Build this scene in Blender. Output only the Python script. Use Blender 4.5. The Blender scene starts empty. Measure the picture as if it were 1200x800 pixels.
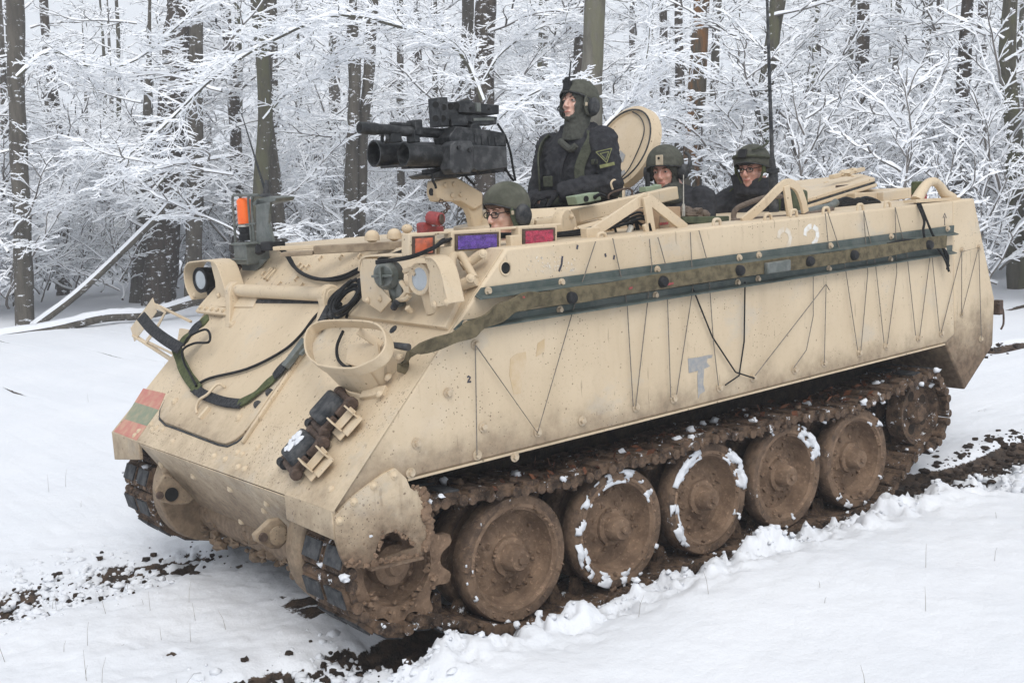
import bpy, math, random
import numpy as np
from mathutils import Vector, Matrix, noise as mnoise
R_ = math.radians
HAZE = .0025
scene = bpy.context.scene
COL = scene.collection

# ---------------------------------------------------------------- camera
CAM_LOC = Vector((3.272009, 5.481454, 2.131))
CAM_ROT = Matrix(((-0.782037, -0.131228, 0.609261),
                  (0.620324, -0.067020, 0.781483),
                  (-0.061277, 0.988995, 0.133828)))
FPX = 1380.46
_a, _b, _c = R_(82.31055637), R_(3.51307727), R_(141.53667975)
CAM_ROT = (Matrix.Rotation(_c, 3, 'Z') @ Matrix.Rotation(_b, 3, 'Y') @ Matrix.Rotation(_a, 3, 'X'))
cam_d = bpy.data.cameras.new('camera')
cam_d.lens = 36.0 * FPX / 1200.0
cam_d.sensor_width = 36.0
cam_d.clip_start = 0.05
cam_d.clip_end = 2000
cam = bpy.data.objects.new('camera', cam_d)
cam.matrix_world = Matrix.Translation(CAM_LOC) @ CAM_ROT.to_4x4()
COL.objects.link(cam)
scene.camera = cam

# ---------------------------------------------------------------- world, sun, exposure
SUN_EL, SUN_AZ = R_(52), R_(60)      # azimuth of the sun measured from +x towards +y
world = bpy.data.worlds.new('World')
scene.world = world
world.use_nodes = True
wn = world.node_tree.nodes
wl = world.node_tree.links
bg = wn['Background']
sky = wn.new('ShaderNodeTexSky')
sky.sky_type = 'NISHITA'
sky.sun_disc = False
sky.sun_elevation = SUN_EL
sky.sun_rotation = R_(90) - SUN_AZ
sky.air_density = 1.0
sky.dust_density = 4.0
hs = wn.new('ShaderNodeHueSaturation')      # an overcast sky: the blue is filtered out by the cloud
hs.inputs['Saturation'].default_value = 0.22
hs.inputs['Value'].default_value = 1.0
cl = wn.new('ShaderNodeMix')
cl.data_type = 'RGBA'
cl.inputs[0].default_value = 0.65           # even cloud layer
cl.inputs[7].default_value = (6.0, 6.35, 6.9, 1)
wl.new(sky.outputs[0], hs.inputs['Color'])
wl.new(hs.outputs[0], cl.inputs[6])
wl.new(cl.outputs[2], bg.inputs['Color'])
bg.inputs['Strength'].default_value = 0.13
sun_d = bpy.data.lights.new('sun', 'SUN')
sun_d.energy = 1.3
sun_d.angle = R_(40)
sun_d.color = (1.0, 0.97, 0.93)
sun = bpy.data.objects.new('sun', sun_d)
sdir = Vector((math.cos(SUN_EL) * math.cos(SUN_AZ), math.cos(SUN_EL) * math.sin(SUN_AZ), math.sin(SUN_EL)))
sun.rotation_euler = (-sdir).to_track_quat('-Z', 'Y').to_euler()
sun.location = (0, 0, 30)
COL.objects.link(sun)
vs = scene.view_settings
vs.view_transform = 'Standard'
vs.look = 'None'
vs.exposure = 0.24
vs.gamma = 1.0
vs.use_curve_mapping = False
scene.cycles.diffuse_bounces = 6
scene.cycles.max_bounces = 10
scene.cycles.volume_bounces = 3

# ---------------------------------------------------------------- measuring helpers
def ray(u, v):
    return CAM_ROT @ Vector(((u - 600) / FPX, -(v - 400) / FPX, -1.0))
def plane_pt(u, v, n, d):
    n = Vector(n); r = ray(u, v)
    return CAM_LOC + r * ((d - n.dot(CAM_LOC)) / n.dot(r))
def S(u, v, y=1.27): return plane_pt(u, v, (0, 1, 0), y)              # a point on a plane along the flank
def T(u, v, z=1.838): return plane_pt(u, v, (0, 0, 1), z)             # on a level plane
def X(u, v, x): return plane_pt(u, v, (1, 0, 0), x)                   # on a plane across the hull
def G(u, v, o=0.0): return plane_pt(u, v, (1, 0, 1), 1.8165 + o * 1.41421)   # on the sloping front plate
GN = Vector((1, 0, 1)).normalized()      # its normal
GU = Vector((-1, 0, 1)).normalized()     # up along it
V = Vector

# ---------------------------------------------------------------- mesh builder
def frame(d, up=None):
    d = d.normalized()
    if up is None: up = Vector((0, 0, 1)) if abs(d.z) < .9 else Vector((1, 0, 0))
    s = d.cross(up)
    if s.length < 1e-5: s = d.cross(Vector((0, 1, 0)))
    s.normalize()
    return d, s, s.cross(d).normalized()

class MB:
    def __init__(self):
        self.v = []; self.f = []; self.m = []
    def add(self, vs, fs, mi=0):
        o = len(self.v)
        self.v.extend([tuple(p) for p in vs])
        for f in fs:
            self.f.append(tuple(i + o for i in f)); self.m.append(mi)
        return self
    def box(self, c, s, R=None, mi=0):
        c = Vector(c); vs = []
        for x in (-.5, .5):
            for y in (-.5, .5):
                for z in (-.5, .5):
                    p = Vector((x * s[0], y * s[1], z * s[2]))
                    vs.append(c + (R @ p if R is not None else p))
        return self.add(vs, [(0, 1, 3, 2), (4, 6, 7, 5), (0, 4, 5, 1), (2, 3, 7, 6), (0, 2, 6, 4), (1, 5, 7, 3)], mi)
    def beam(self, p0, p1, w, h, up=None, mi=0):
        p0, p1 = Vector(p0), Vector(p1)
        d, s, u = frame(p1 - p0, up)
        R = Matrix((d, s, u)).transposed()
        return self.box((p0 + p1) / 2, ((p1 - p0).length, w, h), R, mi)
    def cyl(self, p0, p1, r0, r1=None, n=14, mi=0, caps=True):
        p0, p1 = Vector(p0), Vector(p1); r1 = r0 if r1 is None else r1
        d, s, u = frame(p1 - p0)
        vs = []
        for p, r in ((p0, r0), (p1, r1)):
            for k in range(n):
                a = 2 * math.pi * k / n
                vs.append(p + (s * math.cos(a) + u * math.sin(a)) * r)
        fs = [(k, (k + 1) % n, n + (k + 1) % n, n + k) for k in range(n)]
        if caps: fs += [tuple(range(n - 1, -1, -1)), tuple(range(n, 2 * n))]
        return self.add(vs, fs, mi)
    def tube(self, pts, r, n=6, mi=0, caps=True):
        pts = [Vector(p) for p in pts]
        rs = r if isinstance(r, (list, tuple)) else [r] * len(pts)
        vs = []; prev = None
        for i, p in enumerate(pts):
            t = (pts[min(i + 1, len(pts) - 1)] - pts[max(i - 1, 0)])
            if t.length < 1e-9: t = Vector((0, 0, 1))
            t.normalize()
            if prev is None: _, s, u = frame(t)
            else:
                u = prev - t * prev.dot(t)
                if u.length < 1e-5: _, s, u = frame(t)
                u.normalize(); s = t.cross(u)
            prev = u
            for k in range(n):
                a = 2 * math.pi * k / n
                vs.append(p + (s * math.cos(a) + u * math.sin(a)) * rs[i])
        fs = []
        for i in range(len(pts) - 1):
            for k in range(n):
                fs.append((i * n + k, i * n + (k + 1) % n, (i + 1) * n + (k + 1) % n, (i + 1) * n + k))
        if caps:
            fs.append(tuple(range(n - 1, -1, -1))); fs.append(tuple(range((len(pts) - 1) * n, len(pts) * n)))
        return self.add(vs, fs, mi)
    def ribbon(self, pts, ns, w, t=.004, mi=0):
        """a flat strap: centre line, outward normals (one or a list), width, thickness"""
        pts = [Vector(p) for p in pts]
        if isinstance(ns, Vector): ns = [ns] * len(pts)
        ws = w if isinstance(w, (list, tuple)) else [w] * len(pts)
        vs = []
        for i, p in enumerate(pts):
            d = (pts[min(i + 1, len(pts) - 1)] - pts[max(i - 1, 0)]).normalized()
            n = (ns[i] - d * ns[i].dot(d)).normalized()
            s = d.cross(n)
            for a, b in ((-1, 0), (1, 0), (1, 1), (-1, 1)):
                vs.append(p + s * a * ws[i] / 2 + n * b * t)
        fs = [(3, 2, 1, 0)]
        for i in range(len(pts) - 1):
            for k in range(4):
                fs.append((i * 4 + k, i * 4 + (k + 1) % 4, i * 4 + 4 + (k + 1) % 4, i * 4 + 4 + k))
        e = (len(pts) - 1) * 4
        fs.append((e, e + 1, e + 2, e + 3))
        return self.add(vs, fs, mi)
    def prism(self, poly, off, mi=0):
        poly = [Vector(p) for p in poly]; off = Vector(off); n = len(poly)
        vs = poly + [p + off for p in poly]
        fs = [tuple(range(n - 1, -1, -1)), tuple(range(n, 2 * n))]
        fs += [(k, (k + 1) % n, n + (k + 1) % n, n + k) for k in range(n)]
        # orientation
        nn = Vector((0, 0, 0))
        for k in range(n): nn += poly[k].cross(poly[(k + 1) % n])
        if nn.dot(off) < 0: fs = [tuple(reversed(f)) for f in fs]
        return self.add(vs, fs, mi)
    def lathe(self, prof, o, ax, n=28, mi=0, closed=False, cap=(1, 1)):
        """prof: (along axis, radius)"""
        o = Vector(o); d, s, u = frame(Vector(ax))
        vs = []
        for a, r in prof:
            for k in range(n):
                t = 2 * math.pi * k / n
                vs.append(o + d * a + (s * math.cos(t) + u * math.sin(t)) * max(r, 1e-4))
        m = len(prof); fs = []
        for i in range(m - 1 + (1 if closed else 0)):
            j = (i + 1) % m
            for k in range(n):
                fs.append((i * n + k, i * n + (k + 1) % n, j * n + (k + 1) % n, j * n + k))
        if not closed:
            if cap[0]: fs.append(tuple(range(n - 1, -1, -1)))
            if cap[1]: fs.append(tuple(range((m - 1) * n, m * n)))
        return self.add(vs, fs, mi)
    def ell(self, c, r, R=None, nu=14, nv=10, mi=0):
        c = Vector(c); vs = []
        for i in range(nv + 1):
            ph = math.pi * (i / nv)
            ph = min(max(ph, .02), math.pi - .02)
            for k in range(nu):
                t = 2 * math.pi * k / nu
                p = Vector((r[0] * math.sin(ph) * math.cos(t), r[1] * math.sin(ph) * math.sin(t), r[2] * math.cos(ph)))
                vs.append(c + (R @ p if R is not None else p))
        fs = [(i * nu + k, (i + 1) * nu + k, (i + 1) * nu + (k + 1) % nu, i * nu + (k + 1) % nu) for i in range(nv) for k in range(nu)]
        fs.append(tuple(range(nu))); fs.append(tuple(range((nv + 1) * nu - 1, nv * nu - 1, -1)))
        return self.add(vs, fs, mi)
    def loft(self, rings, mi=0):
        n = len(rings[0]); vs = [p for r in rings for p in r]
        fs = [(i * n + k, i * n + (k + 1) % n, (i + 1) * n + (k + 1) % n, (i + 1) * n + k) for i in range(len(rings) - 1) for k in range(n)]
        fs.append(tuple(range(n - 1, -1, -1))); fs.append(tuple(range((len(rings) - 1) * n, len(rings) * n)))
        return self.add(vs, fs, mi)
    def lump(self, c, r, seed, nu=7, nv=5, flat=.7, mi=0, R=None):
        """an uneven clod"""
        c = Vector(c); rr = random.Random(seed); vs = []
        o = Vector((rr.uniform(-50, 50), rr.uniform(-50, 50), rr.uniform(-50, 50)))
        for i in range(1, nv):
            ph = math.pi * i / nv
            for k in range(nu):
                t = 2 * math.pi * (k + .5 * (i % 2)) / nu
                p = Vector((math.sin(ph) * math.cos(t), math.sin(ph) * math.sin(t), math.cos(ph) * flat))
                p *= r * (1 + .75 * mnoise.noise(p * 1.5 + o) + rr.uniform(-.16, .16))
                vs.append(c + (R @ p if R is not None else p))
        e = Vector((0, 0, r * flat)); e = R @ e if R is not None else e
        vs += [c + e, c - e]
        m = nv - 1; tI, bI = m * nu, m * nu + 1
        fs = [(i * nu + k, (i + 1) * nu + k, (i + 1) * nu + (k + 1) % nu, i * nu + (k + 1) % nu) for i in range(m - 1) for k in range(nu)]
        fs += [(tI, k, (k + 1) % nu) for k in range(nu)] + [(bI, (m - 1) * nu + (k + 1) % nu, (m - 1) * nu + k) for k in range(nu)]
        return self.add(vs, fs, mi)
    def mesh(self, name, mats, angle=38, smooth=True):
        me = bpy.data.meshes.new(name)
        me.from_pydata(self.v, [], self.f)
        for mt in (mats if isinstance(mats, (list, tuple)) else [mats]): me.materials.append(mt)
        me.polygons.foreach_set('material_index', self.m)
        if smooth:
            me.polygons.foreach_set('use_smooth', [True] * len(self.f))
            me.set_sharp_from_angle(angle=R_(angle))
        me.update()
        return me
    def build(self, name, mats, parent=None, bevel=0, angle=38, kind=None, loc=None, smooth=True, seg=2):
        return place(self.mesh(name, mats, angle, smooth), name, parent, bevel, kind, loc, seg)

def place(me, name, parent=None, bevel=0, kind=None, loc=None, seg=2):
    o = bpy.data.objects.new(name, me)
    COL.objects.link(o)
    if parent is not None: o.parent = parent
    if loc is not None: o.location = loc
    if bevel:
        b = o.modifiers.new('bevel', 'BEVEL'); b.width = bevel; b.segments = seg
        b.limit_method = 'ANGLE'; b.angle_limit = R_(32); b.harden_normals = False
    if kind: o['kind'] = kind
    return o
def tag(o, label, cat, group=None):
    o['label'] = label; o['category'] = cat
    if group: o['group'] = group
    return o
def thing(name, label, cat, loc=(0, 0, 0), group=None):
    o = bpy.data.objects.new(name, None); COL.objects.link(o)
    o.empty_display_size = .1
    o.location = loc
    return tag(o, label, cat, group)
def curve(pts, n=8):
    """Catmull-Rom through points"""
    pts = [Vector(p) for p in pts]
    P = [pts[0] * 2 - pts[1]] + pts + [pts[-1] * 2 - pts[-2]]
    out = []
    for i in range(1, len(P) - 2):
        for k in range(n):
            t = k / n
            a, b, c, d = P[i - 1], P[i], P[i + 1], P[i + 2]
            out.append(.5 * ((2 * b) + (c - a) * t + (2 * a - 5 * b + 4 * c - d) * t * t + (3 * b - a - 3 * c + d) * t ** 3))
    out.append(pts[-1])
    return out

# ---------------------------------------------------------------- materials
class NT:
    def __init__(self, name):
        self.m = bpy.data.materials.new(name); self.m.use_nodes = True
        self.t = self.m.node_tree; self.n = self.t.nodes; self.l = self.t.links
        self.b = self.n['Principled BSDF']
        tc = self.n.new('ShaderNodeTexCoord'); oi = self.n.new('ShaderNodeObjectInfo')
        mul = self.n.new('ShaderNodeVectorMath'); mul.operation = 'MULTIPLY_ADD'
        self.l.new(oi.outputs['Random'], mul.inputs[0]); mul.inputs[1].default_value = (31, 17, 23)
        self.l.new(tc.outputs['Object'], mul.inputs[2])
        self.co = mul.outputs[0]; self.raw = tc.outputs['Object']; self.rand = oi.outputs['Random']
    def vec(self, scale, raw=False):
        mp = self.n.new('ShaderNodeMapping')
        self.l.new(self.raw if raw else self.co, mp.inputs['Vector'])
        mp.inputs['Scale'].default_value = scale if isinstance(scale, (tuple, list)) else (scale,) * 3
        return mp.outputs[0]
    def noise(self, scale, detail=5, rough=.6, raw=False, dist=0):
        n = self.n.new('ShaderNodeTexNoise'); n.inputs['Scale'].default_value = 1
        n.inputs['Detail'].default_value = detail; n.inputs['Roughness'].default_value = rough
        n.inputs['Distortion'].default_value = dist
        self.l.new(self.vec(scale, raw), n.inputs['Vector'])
        return n.outputs['Fac']
    def voro(self, scale, out='Distance', feat='F1'):
        n = self.n.new('ShaderNodeTexVoronoi'); n.feature = feat; n.inputs['Scale'].default_value = 1
        self.l.new(self.vec(scale), n.inputs['Vector'])
        return n.outputs[out]
    def step(self, x, lo, hi, inv=False):
        n = self.n.new('ShaderNodeMapRange'); n.interpolation_type = 'SMOOTHSTEP'
        self.l.new(x, n.inputs[0]); n.inputs[1].default_value = lo; n.inputs[2].default_value = hi
        n.inputs[3].default_value, n.inputs[4].default_value = (1, 0) if inv else (0, 1)
        return n.outputs[0]
    def math(self, op, a, b=None, c=None):
        n = self.n.new('ShaderNodeMath'); n.operation = op
        for i, x in enumerate((a, b, c)):
            if x is None: continue
            if isinstance(x, (int, float)): n.inputs[i].default_value = x
            else: self.l.new(x, n.inputs[i])
        return n.outputs[0]
    def mix(self, f, a, b):
        n = self.n.new('ShaderNodeMix'); n.data_type = 'RGBA'
        for i, x in ((0, f), (6, a), (7, b)):
            if isinstance(x, (int, float)): n.inputs[i].default_value = x
            elif isinstance(x, (tuple, list)): n.inputs[i].default_value = tuple(x) + (1,)
            else: self.l.new(x, n.inputs[i])
        return n.outputs[2]
    def attr(self, name):
        n = self.n.new('ShaderNodeAttribute'); n.attribute_name = name
        return n.outputs['Fac']
    def sep(self, i):
        n = self.n.new('ShaderNodeSeparateXYZ'); self.l.new(self.raw, n.inputs[0]); return n.outputs[i]
    def geonormal_z(self):
        g = self.n.new('ShaderNodeNewGeometry'); n = self.n.new('ShaderNodeSeparateXYZ')
        self.l.new(g.outputs['Normal'], n.inputs[0]); return n.outputs[2]
    def out(self, color, rough=.7, metal=0, bump=None, bstr=.3, bdist=.01, spec=None):
        for k, x in (('Base Color', color), ('Roughness', rough), ('Metallic', metal)):
            if isinstance(x, (int, float)): self.b.inputs[k].default_value = x
            elif isinstance(x, (tuple, list)): self.b.inputs[k].default_value = tuple(x) + (1,)
            else: self.l.new(x, self.b.inputs[k])
        if spec is not None: self.b.inputs['Specular IOR Level'].default_value = spec
        if bump is not None:
            bn = self.n.new('ShaderNodeBump'); bn.inputs['Strength'].default_value = bstr; bn.inputs['Distance'].default_value = bdist
            self.l.new(bump, bn.inputs['Height']); self.l.new(bn.outputs[0], self.b.inputs['Normal'])
        return self.m

def simple(name, c, c2=None, scale=25, rough=.7, metal=0, bstr=.25, bdist=.004, lo=.35, hi=.7, spec=None):
    t = NT(name)
    c2 = c2 or tuple(x * .6 for x in c)
    n = t.noise(scale); f = t.step(n, lo, hi)
    rg = t.math('MULTIPLY_ADD', n, .25, rough - .12)
    return t.out(t.mix(f, c, c2), rg, metal, t.noise(scale * 4), bstr, bdist, spec)

MUD = (.105, .068, .043)
MUD_D = (.04, .026, .018)
def tan_paint(name, mud_z=None, speck=.5, grime=.5, mudk=1.0):
    t = NT(name)
    base = t.mix(t.step(t.noise(1.6, 4), .3, .7), (.60, .49, .345), (.54, .432, .295))
    # washed down streaks and rubbed, greyer areas
    st = t.step(t.noise((7, 7, .8), 5, .65), .5, .78)
    base = t.mix(t.math('MULTIPLY', st, .30), base, (.40, .31, .21))
    wr = t.step(t.noise(2.3, 7, .7), .54, .70)
    base = t.mix(t.math('MULTIPLY', wr, .45), base, (.61, .52, .40))
    fine = t.step(t.noise(38, 6, .75), .52, .72)
    base = t.mix(t.math('MULTIPLY', fine, .22 * grime + .05), base, (.30, .21, .135))
    # thrown specks of mud
    d = t.voro(70); keep = t.step(t.noise(2.4, 4), .47, .62)
    sp = t.math('MULTIPLY', t.step(d, .13, .27, True), keep)
    cell = t.voro(70, 'Color')
    n = t.n.new('ShaderNodeSeparateColor'); t.l.new(cell, n.inputs[0])
    sp = t.math('MULTIPLY', sp, t.step(n.outputs[0], 1 - speck * .75, 1 - speck * .75 + .05))
    base = t.mix(t.math('MULTIPLY', sp, .92), base, (.085, .055, .036))
    # larger splashes and dribbles
    d2 = t.voro(26); c2 = t.n.new('ShaderNodeSeparateColor'); t.l.new(t.voro(26, 'Color'), c2.inputs[0])
    s2 = t.math('MULTIPLY', t.step(t.math('ADD', d2, t.math('MULTIPLY', t.noise(90, 3), .25)), .24, .32, True), t.step(c2.outputs[1], 1 - speck * .42, 1 - speck * .42 + .03))
    base = t.mix(t.math('MULTIPLY', s2, .75), base, (.135, .088, .055))
    dr = t.math('MULTIPLY', t.step(t.noise((22, 22, 1.4), 4, .6), .60, .72), t.step(t.noise(2.1, 3), .46, .64))
    base = t.mix(t.math('MULTIPLY', dr, .38), base, (.27, .185, .12))
    # scratches and scuffs
    sc = t.step(t.noise((38, 38, 5), 3, .55), .665, .70)
    base = t.mix(t.math('MULTIPLY', sc, .45), base, (.22, .165, .115))
    gr = t.math('MULTIPLY', t.step(t.noise((2.2, 2.2, 3.2), 6, .68), .56, .68), .35)
    base = t.mix(gr, base, (.44, .42, .375))
    rough = .62
    if mud_z is not None:
        lo, hi = mud_z
        z = t.sep(2)
        h = t.math('SUBTRACT', z, t.math('MULTIPLY', t.math('SUBTRACT', t.noise(6, 8, .72), .5), 1.1 * (hi - lo)))
        mk = t.step(h, lo, hi, True)
        mk = t.math('MULTIPLY', mk, mudk)
        base = t.mix(mk, base, t.mix(t.step(t.noise(30), .35, .65), (.17, .115, .075), (.085, .055, .036)))
        rough = t.math('MULTIPLY_ADD', mk, .25, .6)
    return t.out(base, rough, 0, t.noise(55, 6, .7), .22, .004, .35)

M = {}
M['tan'] = tan_paint('tan_paint', (.80, 1.10), .52, .7, .9)
M['tan_front'] = tan_paint('tan_paint_front', (.42, 1.10), .95, 1.6, .85)
M['tan_low'] = tan_paint('tan_paint_muddy', (.50, 1.00), .7, 1.0, .9)
M['tan_part'] = tan_paint('tan_paint_fittings', None, .3, .8)
M['tan_guard'] = tan_paint('tan_paint_mudguard', (.50, 1.02), 1.0, 1.6, 1.0)
M['tan_rear'] = tan_paint('tan_paint_rear', (.76, 1.24), .5, .8, .95)
def mud_mat(name, a=MUD, b=MUD_D, snow=0.0, rough=.85, sc=14):
    t = NT(name)
    c = t.mix(t.step(t.noise(sc, 7, .7), .36, .64), a, b)
    c = t.mix(t.math('MULTIPLY', t.step(t.noise(sc * 5, 4, .7), .55, .7), .5), c, tuple(x * 1.9 for x in a))
    if snow:
        c = t.mix(t.step(t.noise(sc * .9, 8, .75), 1 - snow, 1 - snow + .04), c, (.84, .87, .91))
    return t.out(c, rough, 0, t.noise(sc * 5, 8, .7), .8, .012, .25)
M['mud'] = mud_mat('mud')
M['mud_and_shade'] = mud_mat('mud_and_shade', (.05, .034, .024), (.018, .013, .010))  # dark mud; on the hull underside it also carries painted shade
M['mud_wheel'] = mud_mat('dried_mud', (.235, .158, .105), (.135, .088, .058), 0, .9, 9)
M['mud_track'] = mud_mat('track_mud', (.15, .098, .064), (.035, .024, .018), .40, .85, 16)
M['tyre'] = mud_mat('muddy_rubber', (.195, .130, .086), (.085, .058, .042), .36, .9, 10)
M['leaf'] = mud_mat('dead_leaves', (.20, .075, .035), (.06, .03, .02))
M['rubber'] = simple('black_rubber', (.026, .029, .033), (.085, .086, .088), 24, .6, 0, .4)
M['steel_dark'] = simple('gun_metal', (.024, .026, .028), (.075, .077, .08), 22, .5, .4, .3, .004, .42, .68)
M['steel_worn'] = simple('worn_gun_plate', (.028, .030, .033), (.088, .091, .095), 18, .5, .3, .3, .004, .40, .70)
M['black_plastic'] = simple('black_plastic', (.016, .017, .018), (.03, .03, .032), 30, .5)
M['cable'] = simple('cable_black', (.010, .011, .012), (.022, .023, .025), 40, .5)
M['rust'] = simple('rusty_steel', (.075, .055, .045), (.14, .10, .08), 40, .7, .3, .5)
M['rail'] = simple('green_rail_paint', (.062, .082, .075), (.11, .125, .115), 14, .6, .1, .2)
M['grey_metal'] = simple('grey_green_metal', (.10, .115, .105), (.17, .18, .17), 22, .55, .3, .3)
M['bolt'] = simple('cream_bolt_heads', (.52, .43, .31), (.40, .31, .21), 60, .6)
M['steel'] = simple('bright_bolt', (.55, .53, .47), (.35, .33, .3), 60, .45, .5)
M['canvas'] = simple('olive_canvas', (.150, .125, .078), (.075, .064, .042), 22, .9, 0, .6, .006)
M['web'] = simple('green_webbing', (.10, .115, .055), (.055, .065, .035), 40, .9, 0, .6)
M['velcro'] = simple('black_velcro', (.022, .023, .026), (.06, .062, .065), 60, .9, 0, .5)
M['wood'] = simple('weathered_wood', (.30, .235, .16), (.17, .125, .085), 14, .85, 0, .5)
M['orange'] = simple('orange_plastic', (.90, .16, .02), (.80, .11, .015), 12, .35, 0, .05)
M['lens_orange'] = simple('orange_reflector', (.55, .13, .06), (.28, .09, .06), 30, .35)
M['lens_purple'] = simple('purple_film', (.13, .06, .36), (.05, .025, .16), 34, .25, 0, .8, .01)
M['lens_red'] = simple('crimson_film', (.50, .045, .10), (.20, .02, .05), 34, .25, 0, .8, .01)
M['red'] = simple('red_paint', (.33, .05, .05), (.18, .04, .04), 40, .6)
M['flag_red'] = simple('worn_red_paint', (.46, .175, .145), (.50, .30, .21), 18, .75, 0, .2)
M['flag_green'] = simple('worn_green_paint', (.20, .235, .165), (.32, .29, .20), 18, .75, 0, .2)
M['stencil'] = simple('worn_white_stencil', (.74, .74, .72), (.60, .50, .37), 30, .8)
M['stencil_faint'] = simple('faded_white_stencil', (.66, .61, .53), (.57, .47, .34), 22, .8)
M['grey_stencil'] = simple('grey_worn_patch', (.26, .27, .28), (.36, .34, .31), 30, .8)
M['rust_stain'] = simple('rust_stain', (.50, .37, .215), (.565, .455, .32), 9, .75)
M['ink'] = simple('dark_ink', (.05, .05, .07), None, 30, .8)
M['olive'] = simple('olive_drab', (.085, .10, .062), (.05, .06, .04), 20, .65)
M['pale_green'] = simple('pale_green_box', (.27, .33, .225), (.20, .25, .17), 20, .6)
M['carton'] = simple('brown_cardboard', (.36, .25, .155), (.28, .19, .12), 15, .85)
M['lace'] = simple('grey_cord', (.20, .18, .15), (.12, .105, .09), 60, .9)
M['rope'] = simple('old_rope', (.17, .13, .10), (.09, .07, .055), 60, .9, 0, .9, .006)
M['lamp_glass'] = NT('lamp_glass').out((.40, .43, .45), .18, 0.5)
M['dark_hole'] = simple('dark_opening', (.006, .006, .006), None, 20, .9)
M['jacket'] = simple('black_cloth', (.026, .027, .031), (.046, .047, .052), 30, .9, 0, .5, .006)
M['vest'] = simple('green_vest_cloth', (.078, .084, .062), (.046, .050, .038), 40, .9, 0, .5)
M['balaclava'] = simple('grey_green_knit', (.080, .083, .073), (.056, .058, .051), 60, .95, 0, .5)
M['helmet'] = simple('olive_helmet', (.088, .090, .074), (.060, .062, .051), 40, .75)
M['helmet_grey'] = simple('grey_olive_helmet', (.15, .16, .135), (.10, .108, .09), 26, .75)
M['helmet_camo'] = simple('woodland_helmet', (.135, .135, .108), (.062, .065, .05), 6, .75)
M['patch_tan'] = simple('tan_plastic', (.50, .43, .32), (.40, .33, .24), 20, .7)
M['hair'] = simple('brown_hair', (.10, .05, .028), (.05, .028, .018), 90, .7)
M['glove'] = simple('black_glove', (.014, .014, .016), (.03, .03, .033), 50, .7)
M['eye_white'] = NT('eye_white').out((.42, .38, .35), .3)
M['iris'] = NT('iris').out((.035, .025, .02), .25)
M['yellow_thread'] = simple('yellow_green_thread', (.19, .20, .085), None, 60, .9)
def skin_mat(name, c, red):
    t = NT(name)
    z = t.noise(38, 4)
    col = t.mix(t.step(z, .38, .66), c, red)
    m = t.out(col, .5, 0, t.noise(300, 3), .12, .002)
    t.b.inputs['Subsurface Weight'].default_value = .12
    t.b.inputs['Subsurface Radius'].default_value = (.012, .005, .003)
    return m
M['skin'] = skin_mat('skin', (.60, .39, .31), (.57, .32, .25))
M['skin_red'] = skin_mat('ruddy_skin', (.57, .33, .26), (.53, .25, .19))
M['lip'] = NT('lips').out((.40, .15, .12), .5)
t = NT('clear_lens'); t.b.inputs['Transmission Weight'].default_value = 1; t.b.inputs['IOR'].default_value = 1.1
M['lens'] = t.out((.92, .95, .95), .05)
def snow_mat(name, bs=.5):
    t = NT(name)
    c = t.mix(t.step(t.noise(3, 5), .3, .7), (.74, .76, .795), (.71, .735, .775))
    return t.out(c, .75, 0, t.noise(22, 8, .7), bs, .03, .3)
M['snow'] = snow_mat('snow')
for k_ in ('rubber', 'steel_dark', 'black_plastic', 'cable', 'velcro', 'jacket', 'glove', 'vest', 'balaclava', 'helmet', 'helmet_camo', 'canvas', 'web', 'olive', 'rail', 'rust'):
    M[k_].node_tree.nodes['Principled BSDF'].inputs['Specular IOR Level'].default_value = .32 if k_ in ('rail', 'steel_dark') else .12
# ground: snow over mud, the mud bared where the vehicle has driven
t = NT('snow_and_mud')
sn = t.mix(t.step(t.noise(1.1, 6), .3, .7), (.735, .755, .79), (.70, .725, .765))
md = t.mix(t.step(t.noise(9, 8, .7), .38, .62), (.085, .056, .037), (.022, .016, .012))
md = t.mix(t.math('MULTIPLY', t.step(t.noise(45, 5, .7), .58, .7), .6), md, (.17, .12, .08))
a = t.math('ADD', t.attr('mud'), t.math('MULTIPLY', t.math('SUBTRACT', t.noise(26, 8, .75), .5), .75))
mk = t.step(a, .46, .54)
hgt = t.math('ADD', t.math('MULTIPLY', t.noise(11, 9, .65), .6), t.math('MULTIPLY', t.noise(70, 5, .6), t.math('MULTIPLY_ADD', mk, .5, .08)))
hgt = t.math('SUBTRACT', hgt, t.math('MULTIPLY', mk, .5))
M['ground'] = t.out(t.mix(mk, sn, md), t.math('MULTIPLY_ADD', mk, -.12, .8), 0, hgt, .55, .035, .3)
def bark(name, a, b, snow=.0, extra=None, sc=(9, 9, 1.6)):
    t = NT(name)
    c = t.mix(t.step(t.noise(sc, 8, .7), .35, .65), a, b)
    if extra: c = t.mix(t.step(t.noise((5, 5, 1.2), 6, .7), .46, .60), c, extra)
    if snow:
        c = t.mix(t.step(t.noise((6, 6, 15), 8, .74), 1 - snow, 1 - snow + .03), c, (.85, .87, .91))
    return t.out(c, .9, 0, t.noise((26, 26, 6), 8, .7), .9, .03, .2)
M['bark'] = bark('grey_bark', (.125, .112, .092), (.075, .067, .056), .41)
M['bark_dark'] = bark('rough_dark_bark', (.092, .075, .061), (.052, .043, .036), .43)
M['bark_beech'] = bark('smooth_beech_bark', (.19, .18, .15), (.115, .106, .085), .34, (.15, .145, .10), (5, 5, 1.4))
M['bark_orange'] = bark('orange_algae_bark', (.105, .092, .068), (.06, .052, .042), .36, (.21, .105, .042))
M['bark_green'] = bark('mossy_bark', (.115, .106, .082), (.07, .065, .05), .37, (.11, .108, .066))
t = NT('twig_bark')
M['twig'] = t.out(t.mix(t.step(t.noise(3), .35, .65), (.21, .19, .175), (.10, .088, .078)), .9)
t = NT('twig_snow')
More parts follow.
